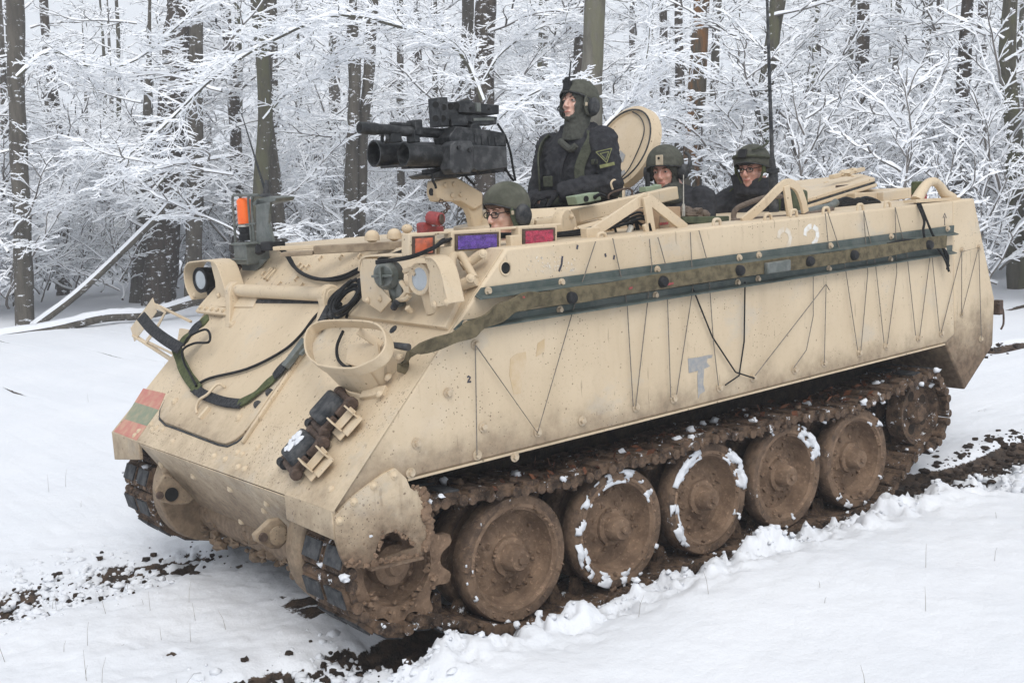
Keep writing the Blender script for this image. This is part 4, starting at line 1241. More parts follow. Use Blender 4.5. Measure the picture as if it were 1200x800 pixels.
for s in (1, -1):
    for i, x in enumerate(WX):
        W_ = Matrix.Translation((x, s * Y0, WZ[i])) @ (Matrix.Identity(4) if s > 0 else Matrix.Rotation(math.pi, 4, 'Z')) @ Matrix.Rotation(rng.uniform(0, 6), 4, 'Y')
        w = add_obj(disc_me, 'road_wheel', car, W_)
        add_obj(tyre_me, 'tyre', w, Matrix.Identity(4)); add_obj(hub_me, 'hub_cap', w, Matrix.Identity(4))
        if s > 0:
            for k in range(8):
                a = 2 * math.pi * k / 8
                add_obj(nut_me, 'hub_nut', w, Matrix.Translation((math.cos(a) * .118, -.086, math.sin(a) * .118)) @ Matrix.Rotation(-math.pi / 2, 4, 'X'))
            mw = MB(); rr2 = random.Random(400 + i)     # dried mud and snow stuck in the rim
            Wi = W_.inverted()
            sw = MB()
            for a0, a1, den in SNOWY[i]:
                na, nr_ = max(6, int((a1 - a0) / 2.2)), 9
                o_ = Vector((i * 9.1, a0 * .13, 2))
                vs_ = []; keep = []
                for ia in range(na):
                    for ir in range(nr_):
                        a = R_(a0 + (a1 - a0) * ia / (na - 1)); rad = .232 + .072 * ir / (nr_ - 1)
                        q = Vector((math.cos(a) * rad, math.sin(a) * rad, 0))
                        nz = mnoise.noise(q * 16 + o_) + .55 * mnoise.noise(q * 42 + o_)
                        edge = min(ia, na - 1 - ia) / 4
                        hgt = nz + (den - .70) * 1.1 + .12 * (ir - 4) / 4 - max(0, .5 - edge * .5)
                        keep.append(hgt > 0)
                        yy = -.012 if ir < 4 else (.004 if ir < 7 else -.002)
                        vs_.append(Wi @ Vector((x - math.cos(a) * rad, s * Y0 + yy + min(.022, max(0, hgt) * .016 + .002), WZ[i] + math.sin(a) * rad)))
                fs_ = [(ia * nr_ + ir, (ia + 1) * nr_ + ir, (ia + 1) * nr_ + ir + 1, ia * nr_ + ir + 1) for ia in range(na - 1) for ir in range(nr_ - 1)
                       if sum((keep[ia * nr_ + ir], keep[(ia + 1) * nr_ + ir], keep[(ia + 1) * nr_ + ir + 1], keep[ia * nr_ + ir + 1])) >= 3]
                sw.add(vs_, fs_)
            so_ = sw.build('snow_crust', M['snow'], w, angle=80, kind='stuff')
            sd_ = so_.modifiers.new('thickness', 'SOLIDIFY'); sd_.thickness = .005; sd_.offset = -1
            for k in range(120):
                a = rr2.uniform(0, 6.283); rad = rr2.choice((rr2.uniform(.22, .30), rr2.uniform(.05, .1), rr2.uniform(.1, .22)))
                yy = -.092 if rad < .22 and rad > .1 else (-.05 if rad < .1 else -.006)
                mw.lump((math.cos(a) * rad, yy, math.sin(a) * rad), rr2.uniform(.004, .013), k + 77 * i, 6, 4)
            mw.build('mud_crust', M['mud_wheel'], w, angle=70, kind='stuff')
    # idler and its arm
    m = MB()
    m.lathe([(-.30, .20), (-.19, .215), (-.19, .10), (-.11, .10), (-.11, .215), (-.0, .21), (-.005, .185), (-.045, .17), (-.05, .08), (-.01, .07), (.01, .05), (.012, 0)], (0, 0, 0), (0, 1, 0), 40)
    idl = add_obj(m.mesh('idler_wheel', M['mud_track'], 40), 'idler_wheel', car, Matrix.Translation((-3.36, s * 1.215, .50)) @ (Matrix.Identity(4) if s > 0 else Matrix.Rotation(math.pi, 4, 'Z')))
    for k in range(5):
        a = 2 * math.pi * k / 5
        mm = MB(); mm.cyl((math.cos(a) * .115, -.05, math.sin(a) * .115), (math.cos(a) * .115, -.046, math.sin(a) * .115), .034, .034, 12); mm.build('idler_hole', M['mud_and_shade'], idl)
    # sprocket: toothed rings
    m = MB()
    nt = 10; poly = []
    for k in range(nt):
        for dk, rr_ in ((-.26, .245), (-.16, .285), (-.08, .298), (.08, .298), (.16, .285), (.26, .245), (.36, .232), (.5, .226), (.64, .232)):
            a = 2 * math.pi * (k + dk) / nt
            poly.append(Vector((math.cos(a) * rr_, 0, math.sin(a) * rr_)))
    for y0 in (-.02, -.26):
        n_ = len(poly); inn = [p.normalized() * .175 for p in poly]
        m.add([p + Vector((0, y0 + dy, 0)) for dy in (0, -.035) for q in (poly, inn) for p in q],
              [f for k in range(n_) for j in [(k + 1) % n_] for f in ((k, n_ + k, n_ + j, j), (2 * n_ + k, 2 * n_ + j, 3 * n_ + j, 3 * n_ + k), (k, j, 2 * n_ + j, 2 * n_ + k), (n_ + k, 3 * n_ + k, 3 * n_ + j, n_ + j))])
    m.lathe([(-.29, .20), (-.05, .19), (-.045, .165), (-.12, .15), (-.13, .10), (-.06, .09), (-.05, .05), (-.02, .04), (-.02, 0)], (0, 0, 0), (0, 1, 0), 32)
    for k in range(70):
        a = rc.uniform(0, 6.283); rad = rc.uniform(.16, .225) if k < 45 else rc.uniform(.02, .16); m.lump((math.cos(a) * rad, (-.025 if k < 45 else -.10) + rc.uniform(-.01, .02), math.sin(a) * rad), rc.uniform(.006, .02), k, 7, 5)
    add_obj(m.mesh('drive_sprocket', M['mud_wheel'], 40), 'drive_sprocket', car, Matrix.Translation((SPX, s * 1.235, SPZ)) @ (Matrix.Identity(4) if s > 0 else Matrix.Rotation(math.pi, 4, 'Z')) @ Matrix.Rotation(R_(12), 4, 'Y'))
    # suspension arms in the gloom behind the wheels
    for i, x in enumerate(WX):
        m = MB(); m.beam((x, s * .90, WZ[i]), (x + .30, s * .86, .50), .06, .10); m.build('suspension_arm', M['mud_and_shade'], hull, .01)

# ---- tracks
def track_path():
    P = []
    rs, ri = .262, .235
    sp, idc = Vector((SPX, 0, SPZ)), Vector((-3.36, 0, .50))
    # bottom run, front to rear
    bz = [z - .306 - .026 for z in WZ]
    P.append(Vector((SPX - .10, 0, SPZ - rs)))
    P += [Vector((x, 0, z)) for x, z in zip(WX, bz)]
    P.append(Vector((-2.9, 0, .055)))
    a0, a1 = -70, -270
    for k in range(11):
        a = R_(a0 + (a1 - a0) * k / 10); P.append(idc + Vector((math.cos(a) * ri, 0, math.sin(a) * ri)))
    for i in (4, 3, 2, 1, 0):
        P.append(Vector((WX[i], 0, WZ[i] + .306 + .026)))
        if i: P.append(Vector(((WX[i] + WX[i - 1]) / 2, 0, (WZ[i] + WZ[i - 1]) / 2 + .306 + .005)))
    for k in range(12):
        a = R_(95 - (95 + 105) * k / 11); P.append(sp + Vector((math.cos(a) * rs, 0, math.sin(a) * rs)))
    return P
def resample(P, step):
    c = curve(P + [P[0]], 6); L = [0]
    for i in range(1, len(c)): L.append(L[-1] + (c[i] - c[i - 1]).length)
    n = round(L[-1] / step); out = []; j = 0
    for k in range(n):
        t = L[-1] * k / n
        while L[j + 1] < t: j += 1
        f = (t - L[j]) / (L[j + 1] - L[j] or 1); out.append(c[j].lerp(c[j + 1], f))
    return out
m = MB()
m.box((0, 0, 0), (.105, .36, .030))
for s in (-1, 1): m.cyl((s * .050, -.196, 0), (s * .050, .196, 0), .027, .025, 9)
for s in (-1, 1): m.box((0, s * .095, -.026), (.095, .155, .026))
m.box((0, 0, -.018), (.12, .05, .02))
m.prism([(-.045, -.022, .012), (.045, -.022, .012), (.018, -.012, .10), (-.018, -.012, .10)], (0, .034, 0))
shoe_me = m.mesh('track_shoe', M['mud_track'], 40)
m = MB()
for s in (-1, 1): m.box((0, s * .095, -.042), (.085, .14, .012))
pad_me = m.mesh('rubber_pad', M['rubber'], 40)
TP = track_path(); RS = resample(TP, .1524)
for s in (1, -1):
    tm_, ts_ = MB(), MB()
    rr2 = random.Random(55 + s)
    for k, p in enumerate(RS):
        a, b_ = RS[k - 1], RS[(k + 1) % len(RS)]
        d = (b_ - a).normalized()
        nin = Vector((d.z, 0, -d.x))           # inward
        cen = Vector((-1.35, 0, .45))
        if nin.dot(cen - p) < 0 and (abs(p.x + 1.35) > 1.9): nin = -nin
        if abs(p.x + 1.35) <= 1.9: nin = Vector((0, 0, 1 if p.z < .4 else -1)); nin = (nin - d * nin.dot(d)).normalized()
        yy = nin.cross(d)
        Mx = Matrix((d, yy, nin)).transposed().to_4x4(); Mx.translation = p + Vector((0, s * 1.08, 0))
        sh = add_obj(shoe_me, 'track_shoe', car, Mx)
        if p.x > .3 or p.x < -3.2: add_obj(pad_me, 'rubber_pad', sh, Matrix.Identity(4))
        top = p.z > .55
        for j in range(4):
            q = p + Vector((0, s * (1.08 + rr2.choice((rr2.uniform(.12, .20), rr2.uniform(-.19, .19)))), 0)) + d * rr2.uniform(-.08, .08) + nin * rr2.uniform(-.02, .05 if top else .03)
            (tm_ if rr2.random() < .8 else ts_).lump(q, rr2.uniform(.006, .022), k * 9 + j, 7, 5, .8)
        if top:
            for j in range(3):
                q = p + Vector((0, s * (1.08 + rr2.uniform(-.1, .21)), 0)) + d * rr2.uniform(-.08, .08) - nin * rr2.uniform(.015, .05)
                (tm_ if rr2.random() < .62 else ts_).lump(q, rr2.uniform(.008, .026), k * 9 + j + 5000, 7, 5, .8)
    tm_.build('mud_clods', M['mud_track'], car, kind='stuff', angle=70)
    ts_.build('snow_clods', M['snow'], car, kind='stuff', angle=80)
# dead leaves and twigs caught on the upper run
lf = MB(); rr2 = random.Random(99)
for k in range(150):
    p = Vector((rr2.uniform(-3.2, .2), rr2.uniform(1.02, 1.30), .725 + rr2.uniform(-.01, .05)))
    a = Vector((rr2.uniform(-1, 1), rr2.uniform(-1, 1), rr2.uniform(-1, 1))).normalized(); b_ = a.orthogonal().normalized()
    l = rr2.uniform(.015, .04)
    lf.add([p - a * l, p + b_ * l * .5, p + a * l, p - b_ * l * .5 + Vector((0, 0, .006))], [(0, 1, 2, 3)])
lf.build('dead_leaves', M['leaf'], car, kind='stuff')

# ================================================================ ON THE ROOF
ZT = 1.838
# wood planks along the roof edge, right of the lamps
m = MB(); m.beam(S(368, 293, .1), S(472, 287, .35), .08, .042); m.beam(S(330, 298, .0), S(368, 296, .1), .12, .02)
o = m.build('wooden_plank', M['wood'], None, .004); tag(o, 'weathered wooden plank lying on the front roof edge left of the coloured panels', 'plank')
m = MB(); m.beam(T(300, 291, 1.83) * 0 + S(322, 291, -.3), S(560, 281, .55), .06, .02); m.build('roof_strip', M['tan_part'], hull, .003)
for u, v in [(436, 277), (462, 275)]:
    m = MB(); m.ell(S(u, v, .2), (.038, .038, .034), None, 16, 10); m.cyl(S(u, v + 5, .2), S(u, v, .2), .04, .04, 16); m.build('vent_cap', M['tan_part'], hull)
m = MB(); m.ell(S(477, 268, .25), (.03, .03, .025), None, 12, 8); m.build('periscope_cap', M['tan_part'], hull)

# coloured signal panels
def panel(px, y, glassmat, nm='signal_panel', lip=.035):
    (u0, v0, u1, v1, sl) = px
    a, b_, c, d = S(u0, v0, y), S(u1, v0 + sl, y), S(u1, v1 + sl, y), S(u0, v1, y)
    m = MB(); m.prism([a, b_, c, d], (0, -.06, 0)); fr = m.build(nm, M['tan_part'], hull, .004)
    du, dv = 3.5 / (u1 - u0), 3.5 / (v1 - v0)
    L = lambda s, t: (a.lerp(b_, s)).lerp(d.lerp(c, s), t)
    m = MB(); m.prism([L(du, dv) + N_Y * .001, L(1 - du, dv) + N_Y * .001, L(1 - du, 1 - dv * .3) + N_Y * .001, L(du, 1 - dv * .3) + N_Y * .001], (0, .006, 0)); m.build('panel_rim', M['rust'], fr)
    du *= 1.8; dv *= 1.7
    nn = 9; vs = []; fs = []
    for i in range(nn):
        for j in range(nn):
            s, t_ = du + (1 - 2 * du) * i / (nn - 1), dv + (1 - 1.4 * dv) * j / (nn - 1)
            vs.append(L(s, t_) + N_Y * (.009 + .004 * mnoise.noise(Vector((i * .9, j * .9, u0)))))
    for i in range(nn - 1):
        for j in range(nn - 1): fs.append((i * nn + j, i * nn + j + 1, (i + 1) * nn + j + 1, (i + 1) * nn + j))
    m = MB(); m.add(vs, fs); m.build('film', glassmat, fr, angle=80)
panel((479, 274, 512, 300, -2), 1.12, M['lens_orange'])
panel((529, 271, 587, 295, -3), 1.12, M['lens_purple'])
panel((608, 265, 653, 290, -2), 1.12, M['lens_red'])
m = MB(); m.beam(S(474, 276, 1.08), S(655, 263, 1.08), .04, .012); m.beam(S(512, 296, 1.1), S(528, 295, 1.1), .05, .05); m.beam(S(596, 291, 1.12), S(609, 290, 1.12), .04, .12)
m.build('panel_rack', M['tan_part'], hull, .003)
# red fire-bottle like fitting behind the driver's arm
m = MB(); m.cyl(S(503, 255, .5), S(517, 257, .58), .034, .034, 18); m.build('red_cylinder', M['red'], hull, .006)
m = MB(); m.prism([S(u, v, .5) for u, v in [(495, 262), (500, 260), (508, 265), (520, 265), (521, 273), (496, 274)]], (0, -.06, 0)); m.build('red_bracket', M['red'], hull, .006)
m = MB(); p = S(517, 257, .583); m.cyl(p, p + V((-.004, .006, 0)), .026, .026, 16); m.build('cylinder_face', M['rust'], hull)

# tow eye at the left front corner
m = MB()
P = curve([S(534, 329, 1.14), S(530, 318, 1.14), S(528, 305, 1.12), S(533, 297, 1.10), S(541, 300, 1.12), S(548, 312, 1.18), S(556, 326, 1.24)], 4)
m.tube(P, [.022 + .004 * math.sin(i * .2) for i in range(len(P))], 10)
m.tube(curve([S(541, 312, 1.14), S(552, 306, 1.16), S(562, 299, 1.2), S(568, 299, 1.23)], 4), .022, 10)
m.tube([S(526, 333, 1.12), S(540, 334, 1.18), S(558, 328, 1.25)], .028, 10)
o = m.build('lifting_eye', M['tan_part'], hull, angle=60)
for u, v in [(551, 326), (566, 297)]: stud(rivet_me, S(u, v, 1.265), V((.5, .8, .3)).normalized(), o, 'rivet', 1.1)
# arched lifting eye at the rear corner
m = MB()
P = curve([S(1074, 235, 1.16), S(1080, 224, 1.16), S(1087, 215, 1.16), (S(1095, 213, 1.16)), S(1102, 219, 1.16), S(1107, 227, 1.16), S(1115, 233, 1.16)], 4)
m.tube(P, [.040 - .012 * math.sin(math.pi * i / (len(P) - 1)) for i in range(len(P))], 10)
m.beam(S(1066, 236, 1.17), S(1118, 233, 1.17), .09, .02)
m.build('lifting_eye', M['tan_part'], hull, angle=60)

# ---- commander's cupola
CX, CY = -1.36, .02
m = MB()
m.lathe([(0, .60), (.05, .60), (.06, .52), (.10, .50), (.135, .46), (.135, .36), (.0, .36)], (CX, CY, ZT), (0, 0, 1), 44)
cup = m.build('cupola', M['tan_part'], car, .004)
m = MB()     # heavy spring bar and drum in front of the near side
m.beam(S(674, 253, .62), S(790, 226, .62), .07, .075)
m.build('cupola_bar', M['tan_part'], cup, .006)
pD = S(664, 264, .80)
m = MB(); m.lathe([(-.16, .05), (-.04, .05), (-.04, .085), (0, .088), (.016, .08), (.018, .0)], pD, (-.35, 1, .05), 26); m.build('spring_drum', M['tan_part'], cup, .003)
for k in range(4):
    a = k * 1.57 + .5; stud(rivet_me, pD + V((math.cos(a) * .05, .02, math.sin(a) * .05)), N_Y, cup, 'rivet', .7)
m = MB(); m.cyl(S(626, 268, .62), S(656, 262, .60), .05, .05, 18); m.cyl(S(621, 268, .6), S(627, 268, .62), .058, .058, 16); m.cyl(S(636, 266, .62), S(640, 265, .62), .055, .055, 16); m.build('spring_roller', M['tan_part'], cup, .003)
m = MB(); m.cyl(S(676, 273, .8), S(712, 263, .8), .035, .035, 14); m.cyl(S(705, 266, .8), S(714, 262, .8), .046, .046, 14); m.build('spring_strut', M['tan_part'], cup)
m = MB(); m.tube(curve([S(713, 233, .5), S(714, 228, .5), S(722, 224, .5), S(734, 221, .5), S(740, 223, .5), S(741, 230, .5)], 4), .006, 8); m.build('grab_handle', M['rust'], cup)
m = MB(); m.tube(curve([S(718, 222, .4), S(716, 215, .4), S(719, 211, .4), S(724, 212, .4)], 4), .006, 8); m.build('hook', M['tan_part'], cup)
# open round hatch cover behind the commander, inner face towards him
hc = S(730, 173, -.30)
def hatch(u, v): return None
a_ = S(752, 133, -.30) - hc                  # towards the top of the disc
e_up = a_.normalized()
e_n = CAM_ROT @ V((-.75, .31, .58))
e_n.normalize(); e_up = (e_up - e_n * e_up.dot(e_n)).normalized()
m = MB()
prof = [(0.0, .0), (0.0, .252), (.014, .258), (.016, .272), (0.004, .298), (-.05, .304), (-.065, .276), (-.07, .0)]
m.lathe(prof, hc, e_n, 44); hat = m.build('hatch_cover', M['tan_part'], cup, angle=30)
m = MB(); m.lathe([(.010, .260), (.022, .263), (.022, .271), (.010, .274)], hc, e_n, 44, 0, True); m.build('hatch_seal', M['rubber'], hat)
s_ = e_n.cross(e_up)
for px in ([(714, 160), (722, 155), (724, 162), (717, 168)], [(721, 185), (727, 176), (733, 182), (730, 190), (722, 190)], [(723, 204), (732, 199), (733, 203), (726, 208)]):
    m = MB(); m.prism([plane_pt(u, v, e_n, e_n.dot(hc) + .0015) for u, v in px], e_n * .0015); m.build('worn_patch', M['grey_stencil'], hat)
m = MB(); m.tube(curve([plane_pt(u, v, e_n, e_n.dot(hc) + .012) for u, v in [(741, 131), (750, 137), (755, 150), (751, 168), (738, 196), (727, 210)]], 5), .004, 6); m.build('hatch_cord', M['rubber'], hat)
m = MB(); m.beam(S(722, 214, -.26), S(722, 236, -.2), .12, .05); m.cyl(S(716, 238, -.15), S(736, 238, -.15), .035, .035, 12); m.build('hatch_hinge', M['tan_part'], hat, .006)

# ---- A shaped frames on the near roof edge
def aframe(name, bars, y, w, t=.018, arch=None):
    m = MB()
    for a, b_ in bars: m.beam(S(*a, y), S(*b_, y), t, w, V((0, 1, 0)) if False else None)
    if arch: m.ribbon(curve([S(u, v, y) for u, v in arch], 5), [V((0, 0, 1))] * (5 * (len(arch) - 1) + 1), .045, .022)
    return m.build(name, M['tan_part'], hull, .003)
aframe('brace_frame', [((688, 277), (757, 231)), ((757, 231), (803, 268))], 1.10, .055)
aframe('brace_post', [((757, 231), (764, 276)), ((757, 262), (761, 277))], 1.13, .05)
m = MB(); m.box(S(692, 275, 1.12), (.09, .05, .07)); m.build('brace_foot', M['tan_part'], hull, .004)
m = MB(); P = curve([S(868, 260, 1.06), S(890, 242, 1.06), S(912, 220, 1.06), S(922, 214.5, 1.06), S(932, 220, 1.06), S(938, 233, 1.06), S(942, 249, 1.06)], 5)
m.ribbon(P, [V((0, 1, 0))] * len(P), .05, .02)
m.build('brace_frame', M['tan_part'], hull, .003)
m = MB(); m.beam(S(921, 218, 1.08), S(926, 252, 1.08), .018, .05); m.build('brace_post', M['tan_part'], hull, .003)
# small lashing eyes along the roof edge
for u, v in [(900, 256), (930, 251), (1008, 244), (968, 248), (1040, 241), (840, 262), (705, 279)]:
    m = MB(); p = S(u, v, 1.22); m.tube(curve([p + V((.03, 0, -.015)), p + V((.02, 0, .02)), p + V((-.02, 0, .02)), p + V((-.03, 0, -.015))], 3), .009, 6); m.build('lashing_eye', M['tan_part'], hull)

# ---- cargo hatch cover laid open to the rear
A, B, Cc, D = S(932, 237, .42), S(1025, 208, .42), S(1009, 203.5, -.55), S(910, 214, -.75)
up = (B - A).cross(D - A).normalized()
if up.z < 0: up = -up
m = MB(); m.prism([A, B, Cc, D], up * -.028); hh = m.build('cargo_hatch', M['tan_part'], car, .006)
m = MB(); m.prism([A - up * .030, B - up * .030, Cc - up * .030, D - up * .030], up * -.010); m.build('hatch_seal', M['rubber'], hh)
m = MB(); m.prism([A - up * .042 + N_Y * .01, B - up * .042 + N_Y * .01, Cc - up * .042, D - up * .042], up * -.024); m.build('hatch_flange', M['tan_part'], hh, .005)
for u, v in [(968, 214), (1000, 207), (941, 222)]: stud(rivet_me, plane_pt(u, v, up, up.dot(A)), up, hh, 'rivet', 1.0)
m = MB(); p = plane_pt(990, 203, up, up.dot(A) + .02); m.lump(p, .05, 5, 9, 6, .5); m.lump(p + V((.12, .1, 0)), .045, 6, 9, 6, .5); m.lump(p + V((-.10, .0, .02)), .035, 8, 9, 6, .5); m.beam(p + V((.3, .1, -.02)), p + V((-.3, -.05, .02)), .04, .03)
m.build('hatch_latch', M['tan_part'], hh, .004)
m = MB(); m.beam(S(1000, 232, .3), S(1048, 226, .3), .5, .07); m.prism([S(u, v, .5) for u, v in [(1002, 226), (1046, 224), (1050, 229), (1047, 236), (1003, 238)]], (0, -.5, 0)); m.build('roof_ventilator', M['tan_part'], hull, .006)
m = MB(); m.box(S(993, 228, .3), (.12, .12, .14)); m.tube(curve([S(982, 232, .4), S(990, 222, .4), S(998, 226, .4)], 4), .02, 8); m.box(S(975, 236, .3), (.1, .1, .08)); m.build('hatch_lock', M['rust'], hull, .006)
m = MB(); m.beam(S(800, 268, .2), S(1060, 240, .2), .9, .03); m.build('hatch_coaming', M['tan_low'], hull)

# ---- beacon stand with wire cage and antenna plate (right front)
bx = lambda u, v, x=.12: plane_pt(u, v, (1, 0, 0), x)
m = MB()
c0 = bx(295, 296); m.box(c0, (.15, .17, .13)); m.box(bx(294, 285), (.17, .20, .012)); m.box(bx(294, 303), (.17, .19, .012))
m.prism([bx(283, 306), bx(313, 303), bx(296, 322), bx(284, 331)], (-.015, 0, 0)); m.prism([bx(283, 306, .06), bx(313, 303, .06), bx(296, 322, .06), bx(284, 331, .06)], (-.015, 0, 0))
bs = m.build('beacon_stand', M['grey_metal'], car, .004)
m = MB()
for u in (272.5, 281.5, 291): m.tube(curve([bx(u + 4, 287), bx(u + 1, 250), bx(u, 232), bx(u + 3, 229), bx(u + 12, 228.5)], 4), .008, 8)
m.tube([bx(274, 228.5), bx(300, 228.5)], .008, 8); m.tube([bx(277, 264), bx(300, 262)], .006, 8); m.tube(curve([bx(298, 285), bx(295, 240), bx(297, 229)], 4), .009, 8)
m.build('lamp_cage', M['grey_metal'], bs)
m = MB(); bt = bx(288, 262, .10); m.lathe([(0, .045), (.02, .046), (.14, .043), (.152, .03), (.155, 0)], bt, (0, 0, 1), 24); m.build('beacon', M['orange'], bs)
m = MB(); m.lathe([(0, .05), (.035, .05), (.04, .042), (.08, .045)], bt - V((0, 0, .10)), (0, 0, 1), 20); m.build('beacon_base', M['black_plastic'], bs)
m = MB(); m.lathe([(0, .046), (.012, .046)], bt - V((0, 0, .018)), (0, 0, 1), 20); m.build('beacon_collar', M['steel'], bs)
m = MB(); m.prism([bx(300, 233), bx(316, 236), bx(314, 262), bx(321, 288), bx(300, 288)], (-.02, 0, 0)); m.build('shield_plate', M['grey_metal'], bs, .004)
m = MB(); m.prism([bx(293, 240), bx(300, 234), bx(316, 230), bx(324, 232), bx(322, 236), bx(300, 241)], (-.12, 0, 0)); an = m.build('antenna_plate', M['grey_metal'], bs, .004)
m = MB(); pA = bx(312, 231, .06); m.lathe([(0, .05), (.012, .04), (.02, .02), (.09, .012), (.10, .012)], pA, (-.12, .05, 1), 16); m.build('antenna_spring', M['rubber'], an)
m = MB(); m.tube([pA + V((0, 0, .03)), bx(305, 205, .05), bx(283, 133, .0)], [.010, .007, .003], 6); m.tube([bx(278, 128, 0), bx(283, 134, .0), bx(288, 130, 0)], .003, 4); m.build('antenna_rod', M['rubber'], an)
m = MB(); m.box(bx(320, 288), (.10, .12, .05)); m.lump(bx(306, 292, .15), .04, 3, 8, 6); m.build('stand_clamp', M['black_plastic'], bs, .006)

# ---- tall whip antenna
m = MB(); ab = S(906, 222, .55); m.cyl(ab - V((0, 0, .35)), S(906, 200, .55), .034, .030, 14); m.cyl(S(906, 200, .55), S(904.5, 186, .55), .022, .020, 12); m.lathe([(0, .042), (.03, .042)], S(906, 203, .55), (0, 0, 1), 14)
wa = m.build('antenna_base', M['rubber'], car, .003)
m = MB(); m.tube([S(905, 190, .55), S(902, 100, .55), S(899, 0, .55), S(896, -120, .55)], [.014, .011, .009, .005], 8); m.build('whip', M['rubber'], wa)
m = MB(); m.tube([S(801, 252, .75), S(801, 205, .75)], [.004, .0025], 6); m.cyl(S(801, 253, .75), S(801, 239, .75), .010, .008, 8); m.build('short_antenna', M['steel'], hull)

# ================================================================ LAUNCHER
gun = thing('grenade_launcher', 'black grenade launcher with two wide tubes on a tan arm over the roof', 'weapon', (0, 0, 0))
gy = -.05
g = lambda u, v, dy=0: S(u, v, gy + dy)
AX = (g(525, 157) - g(422, 150)).normalized()
m = MB(); m.lathe([(0, .026), (.0, .031), (.03, .034), (.10, .034), (.12, .030), (.33, .030), (.34, .036), (.37, .036), (.40, .028), (.56, .028), (.62, .05), (.66, .05)], g(421, 150), AX, 22); m.build('barrel', M['steel_dark'], gun)
m = MB(); p = g(420.5, 150); m.cyl(p, p + AX * -.001, .022, .022, 16); m.build('muzzle_bore', M['dark_hole'], gun)
m = MB(); m.beam(g(457, 145), g(484, 146), .02, .018); m.box(g(486, 150), (.05, .09, .085)); m.box(g(484, 160), (.04, .08, .07)); m.box(g(462, 162), (.07, .05, .05)); m.build('barrel_clamp', M['steel_dark'], gun, .005)
m = MB(); m.lathe([(0, .030), (.02, .030), (.02, .024), (0, .024)], g(449, 162), AX, 18, 0, True); m.build('clamp_ring', M['steel_dark'], gun)
def tube_px(u0, v0, u1, v1, r, dy, nm):
    a, b_ = g(u0, v0, dy), g(u1, v1, dy)
    m = MB(); d = (b_ - a).normalized(); L = (b_ - a).length
    m.lathe([(0, r * .90), (0, r * 1.03), (.02, r * 1.03), (.03, r), (L, r), (L, .01)], a, d, 28, 0, False, (0, 1))
    m.lathe([(0.001, r * .90), (L * .8, r * .85), (L * .8, 0)], a, d, 28, 0, False, (0, 1))
    o = m.build(nm, M['steel_dark'], gun, angle=40)
    return o
tube_px(438, 180, 540, 182, .072, -.10, 'discharger_tube')
tube_px(473, 181, 540, 184, .062, .07, 'discharger_tube')
m = MB(); m.beam(g(446, 196, -.08), g(476, 194, 0), .05, .015); m.beam(g(474, 196), g(530, 194), .07, .02); m.beam(g(500, 203), g(535, 198), .10, .04); m.build('tube_cradle', M['steel_dark'], gun, .003)
m = MB()
m.prism([g(u, v, .20) for u, v in [(528, 170), (534, 165), (552, 165), (556, 173), (556, 197), (552, 203), (532, 204), (528, 198)]], (0, -.10, 0))
m.build('side_plate', M['steel_worn'], gun, .006)
for u, v in [(537, 173), (541, 200), (550, 176)]: 
    p = g(u, v, .201); mm = MB(); mm.lathe([(0, .012), (.012, .012), (.014, 0)], p, N_Y, 10); mm.build('plate_screw', M['steel_dark'], gun)
m = MB(); m.prism([g(u, v, .18) for u, v in [(553, 170), (594, 172), (595, 197), (560, 201), (553, 197)]], (0, -.30, 0)); m.build('ammunition_box', M['steel_worn'], gun, .006)
m = MB(); m.prism([g(u, v, .12) for u, v in [(535, 148), (552, 150), (572, 152), (592, 156), (594, 172), (556, 172), (530, 172), (526, 160)]], (0, -.16, 0)); m.build('receiver', M['steel_dark'], gun, .006)
for u, v in [(557, 162), (565, 164), (573, 165), (581, 166)]:
    mm = MB(); mm.box(g(u, v, .122), (.012, .008, .05)); mm.build('receiver_rib', M['steel_dark'], gun, .002)
m = MB(); m.prism([g(u, v, .0) for u, v in [(540, 148), (547, 144), (556, 158), (556, 200), (548, 205), (538, 190)]], (0, .10, 0)); m.build('trunnion', M['steel_dark'], gun, .006)
m = MB()
m.box(g(514, 132, .02), (.06, .11, .16)); m.box(g(525, 131, .02), (.08, .09, .10)); m.box(g(533, 142, .02), (.12, .10, .06))
m.prism([g(u, v, .08) for u, v in [(537, 119), (548, 118), (560, 121), (585, 123), (585, 134), (560, 133), (538, 132)]], (0, -.14, 0))
m.box(g(541, 126, .0), (.06, .14, .07)); m.prism([g(u, v, .06) for u, v in [(548, 134), (583, 137), (582, 146), (565, 147), (548, 142)]], (0, -.12, 0))
sg = m.build('sight_unit', M['steel_dark'], gun, .004)
for u, v, y in [(510.5, 123, .076), (510.5, 139, .076), (520, 126, .076), (528, 125, .07), (535, 124, .076), (519, 139, .076), (551, 127, .081), (573, 128, .081)]:
    p = g(u, v, y); mm = MB(); d_ = N_Y if u > 540 else V((.6, .8, 0)); mm.lathe([(0, .018 if u < 540 else .008), (.004, .018 if u < 540 else .008), (.004, 0)], p, d_, 14); mm.build('sight_port', M['dark_hole'], sg)
m = MB(); m.box(g(560, 126, .085), (.03, .02, .05)); m.box(g(567, 140, .065), (.15, .006, .018)); m.build('sight_latch', M['grey_metal'], sg, .002)
m = MB(); m.prism([g(u, v, .09) for u, v in [(501, 205), (530, 197), (595, 196), (594, 201), (536, 208), (506, 209)]], (0, -.2, 0)); m.build('cradle', M['steel_dark'], gun, .005)
m = MB(); m.prism([g(u, v, .05) for u, v in [(512, 212), (522, 209), (536, 208), (566, 226), (566, 240), (556, 246), (540, 236), (515, 236), (511, 226)]], (0, -.10, 0))
m.prism([g(u, v, .03) for u, v in [(545, 236), (566, 238), (566, 262), (556, 270), (552, 252)]], (0, -.06, 0)); m.build('mount_arm', M['tan_part'], gun, .008)
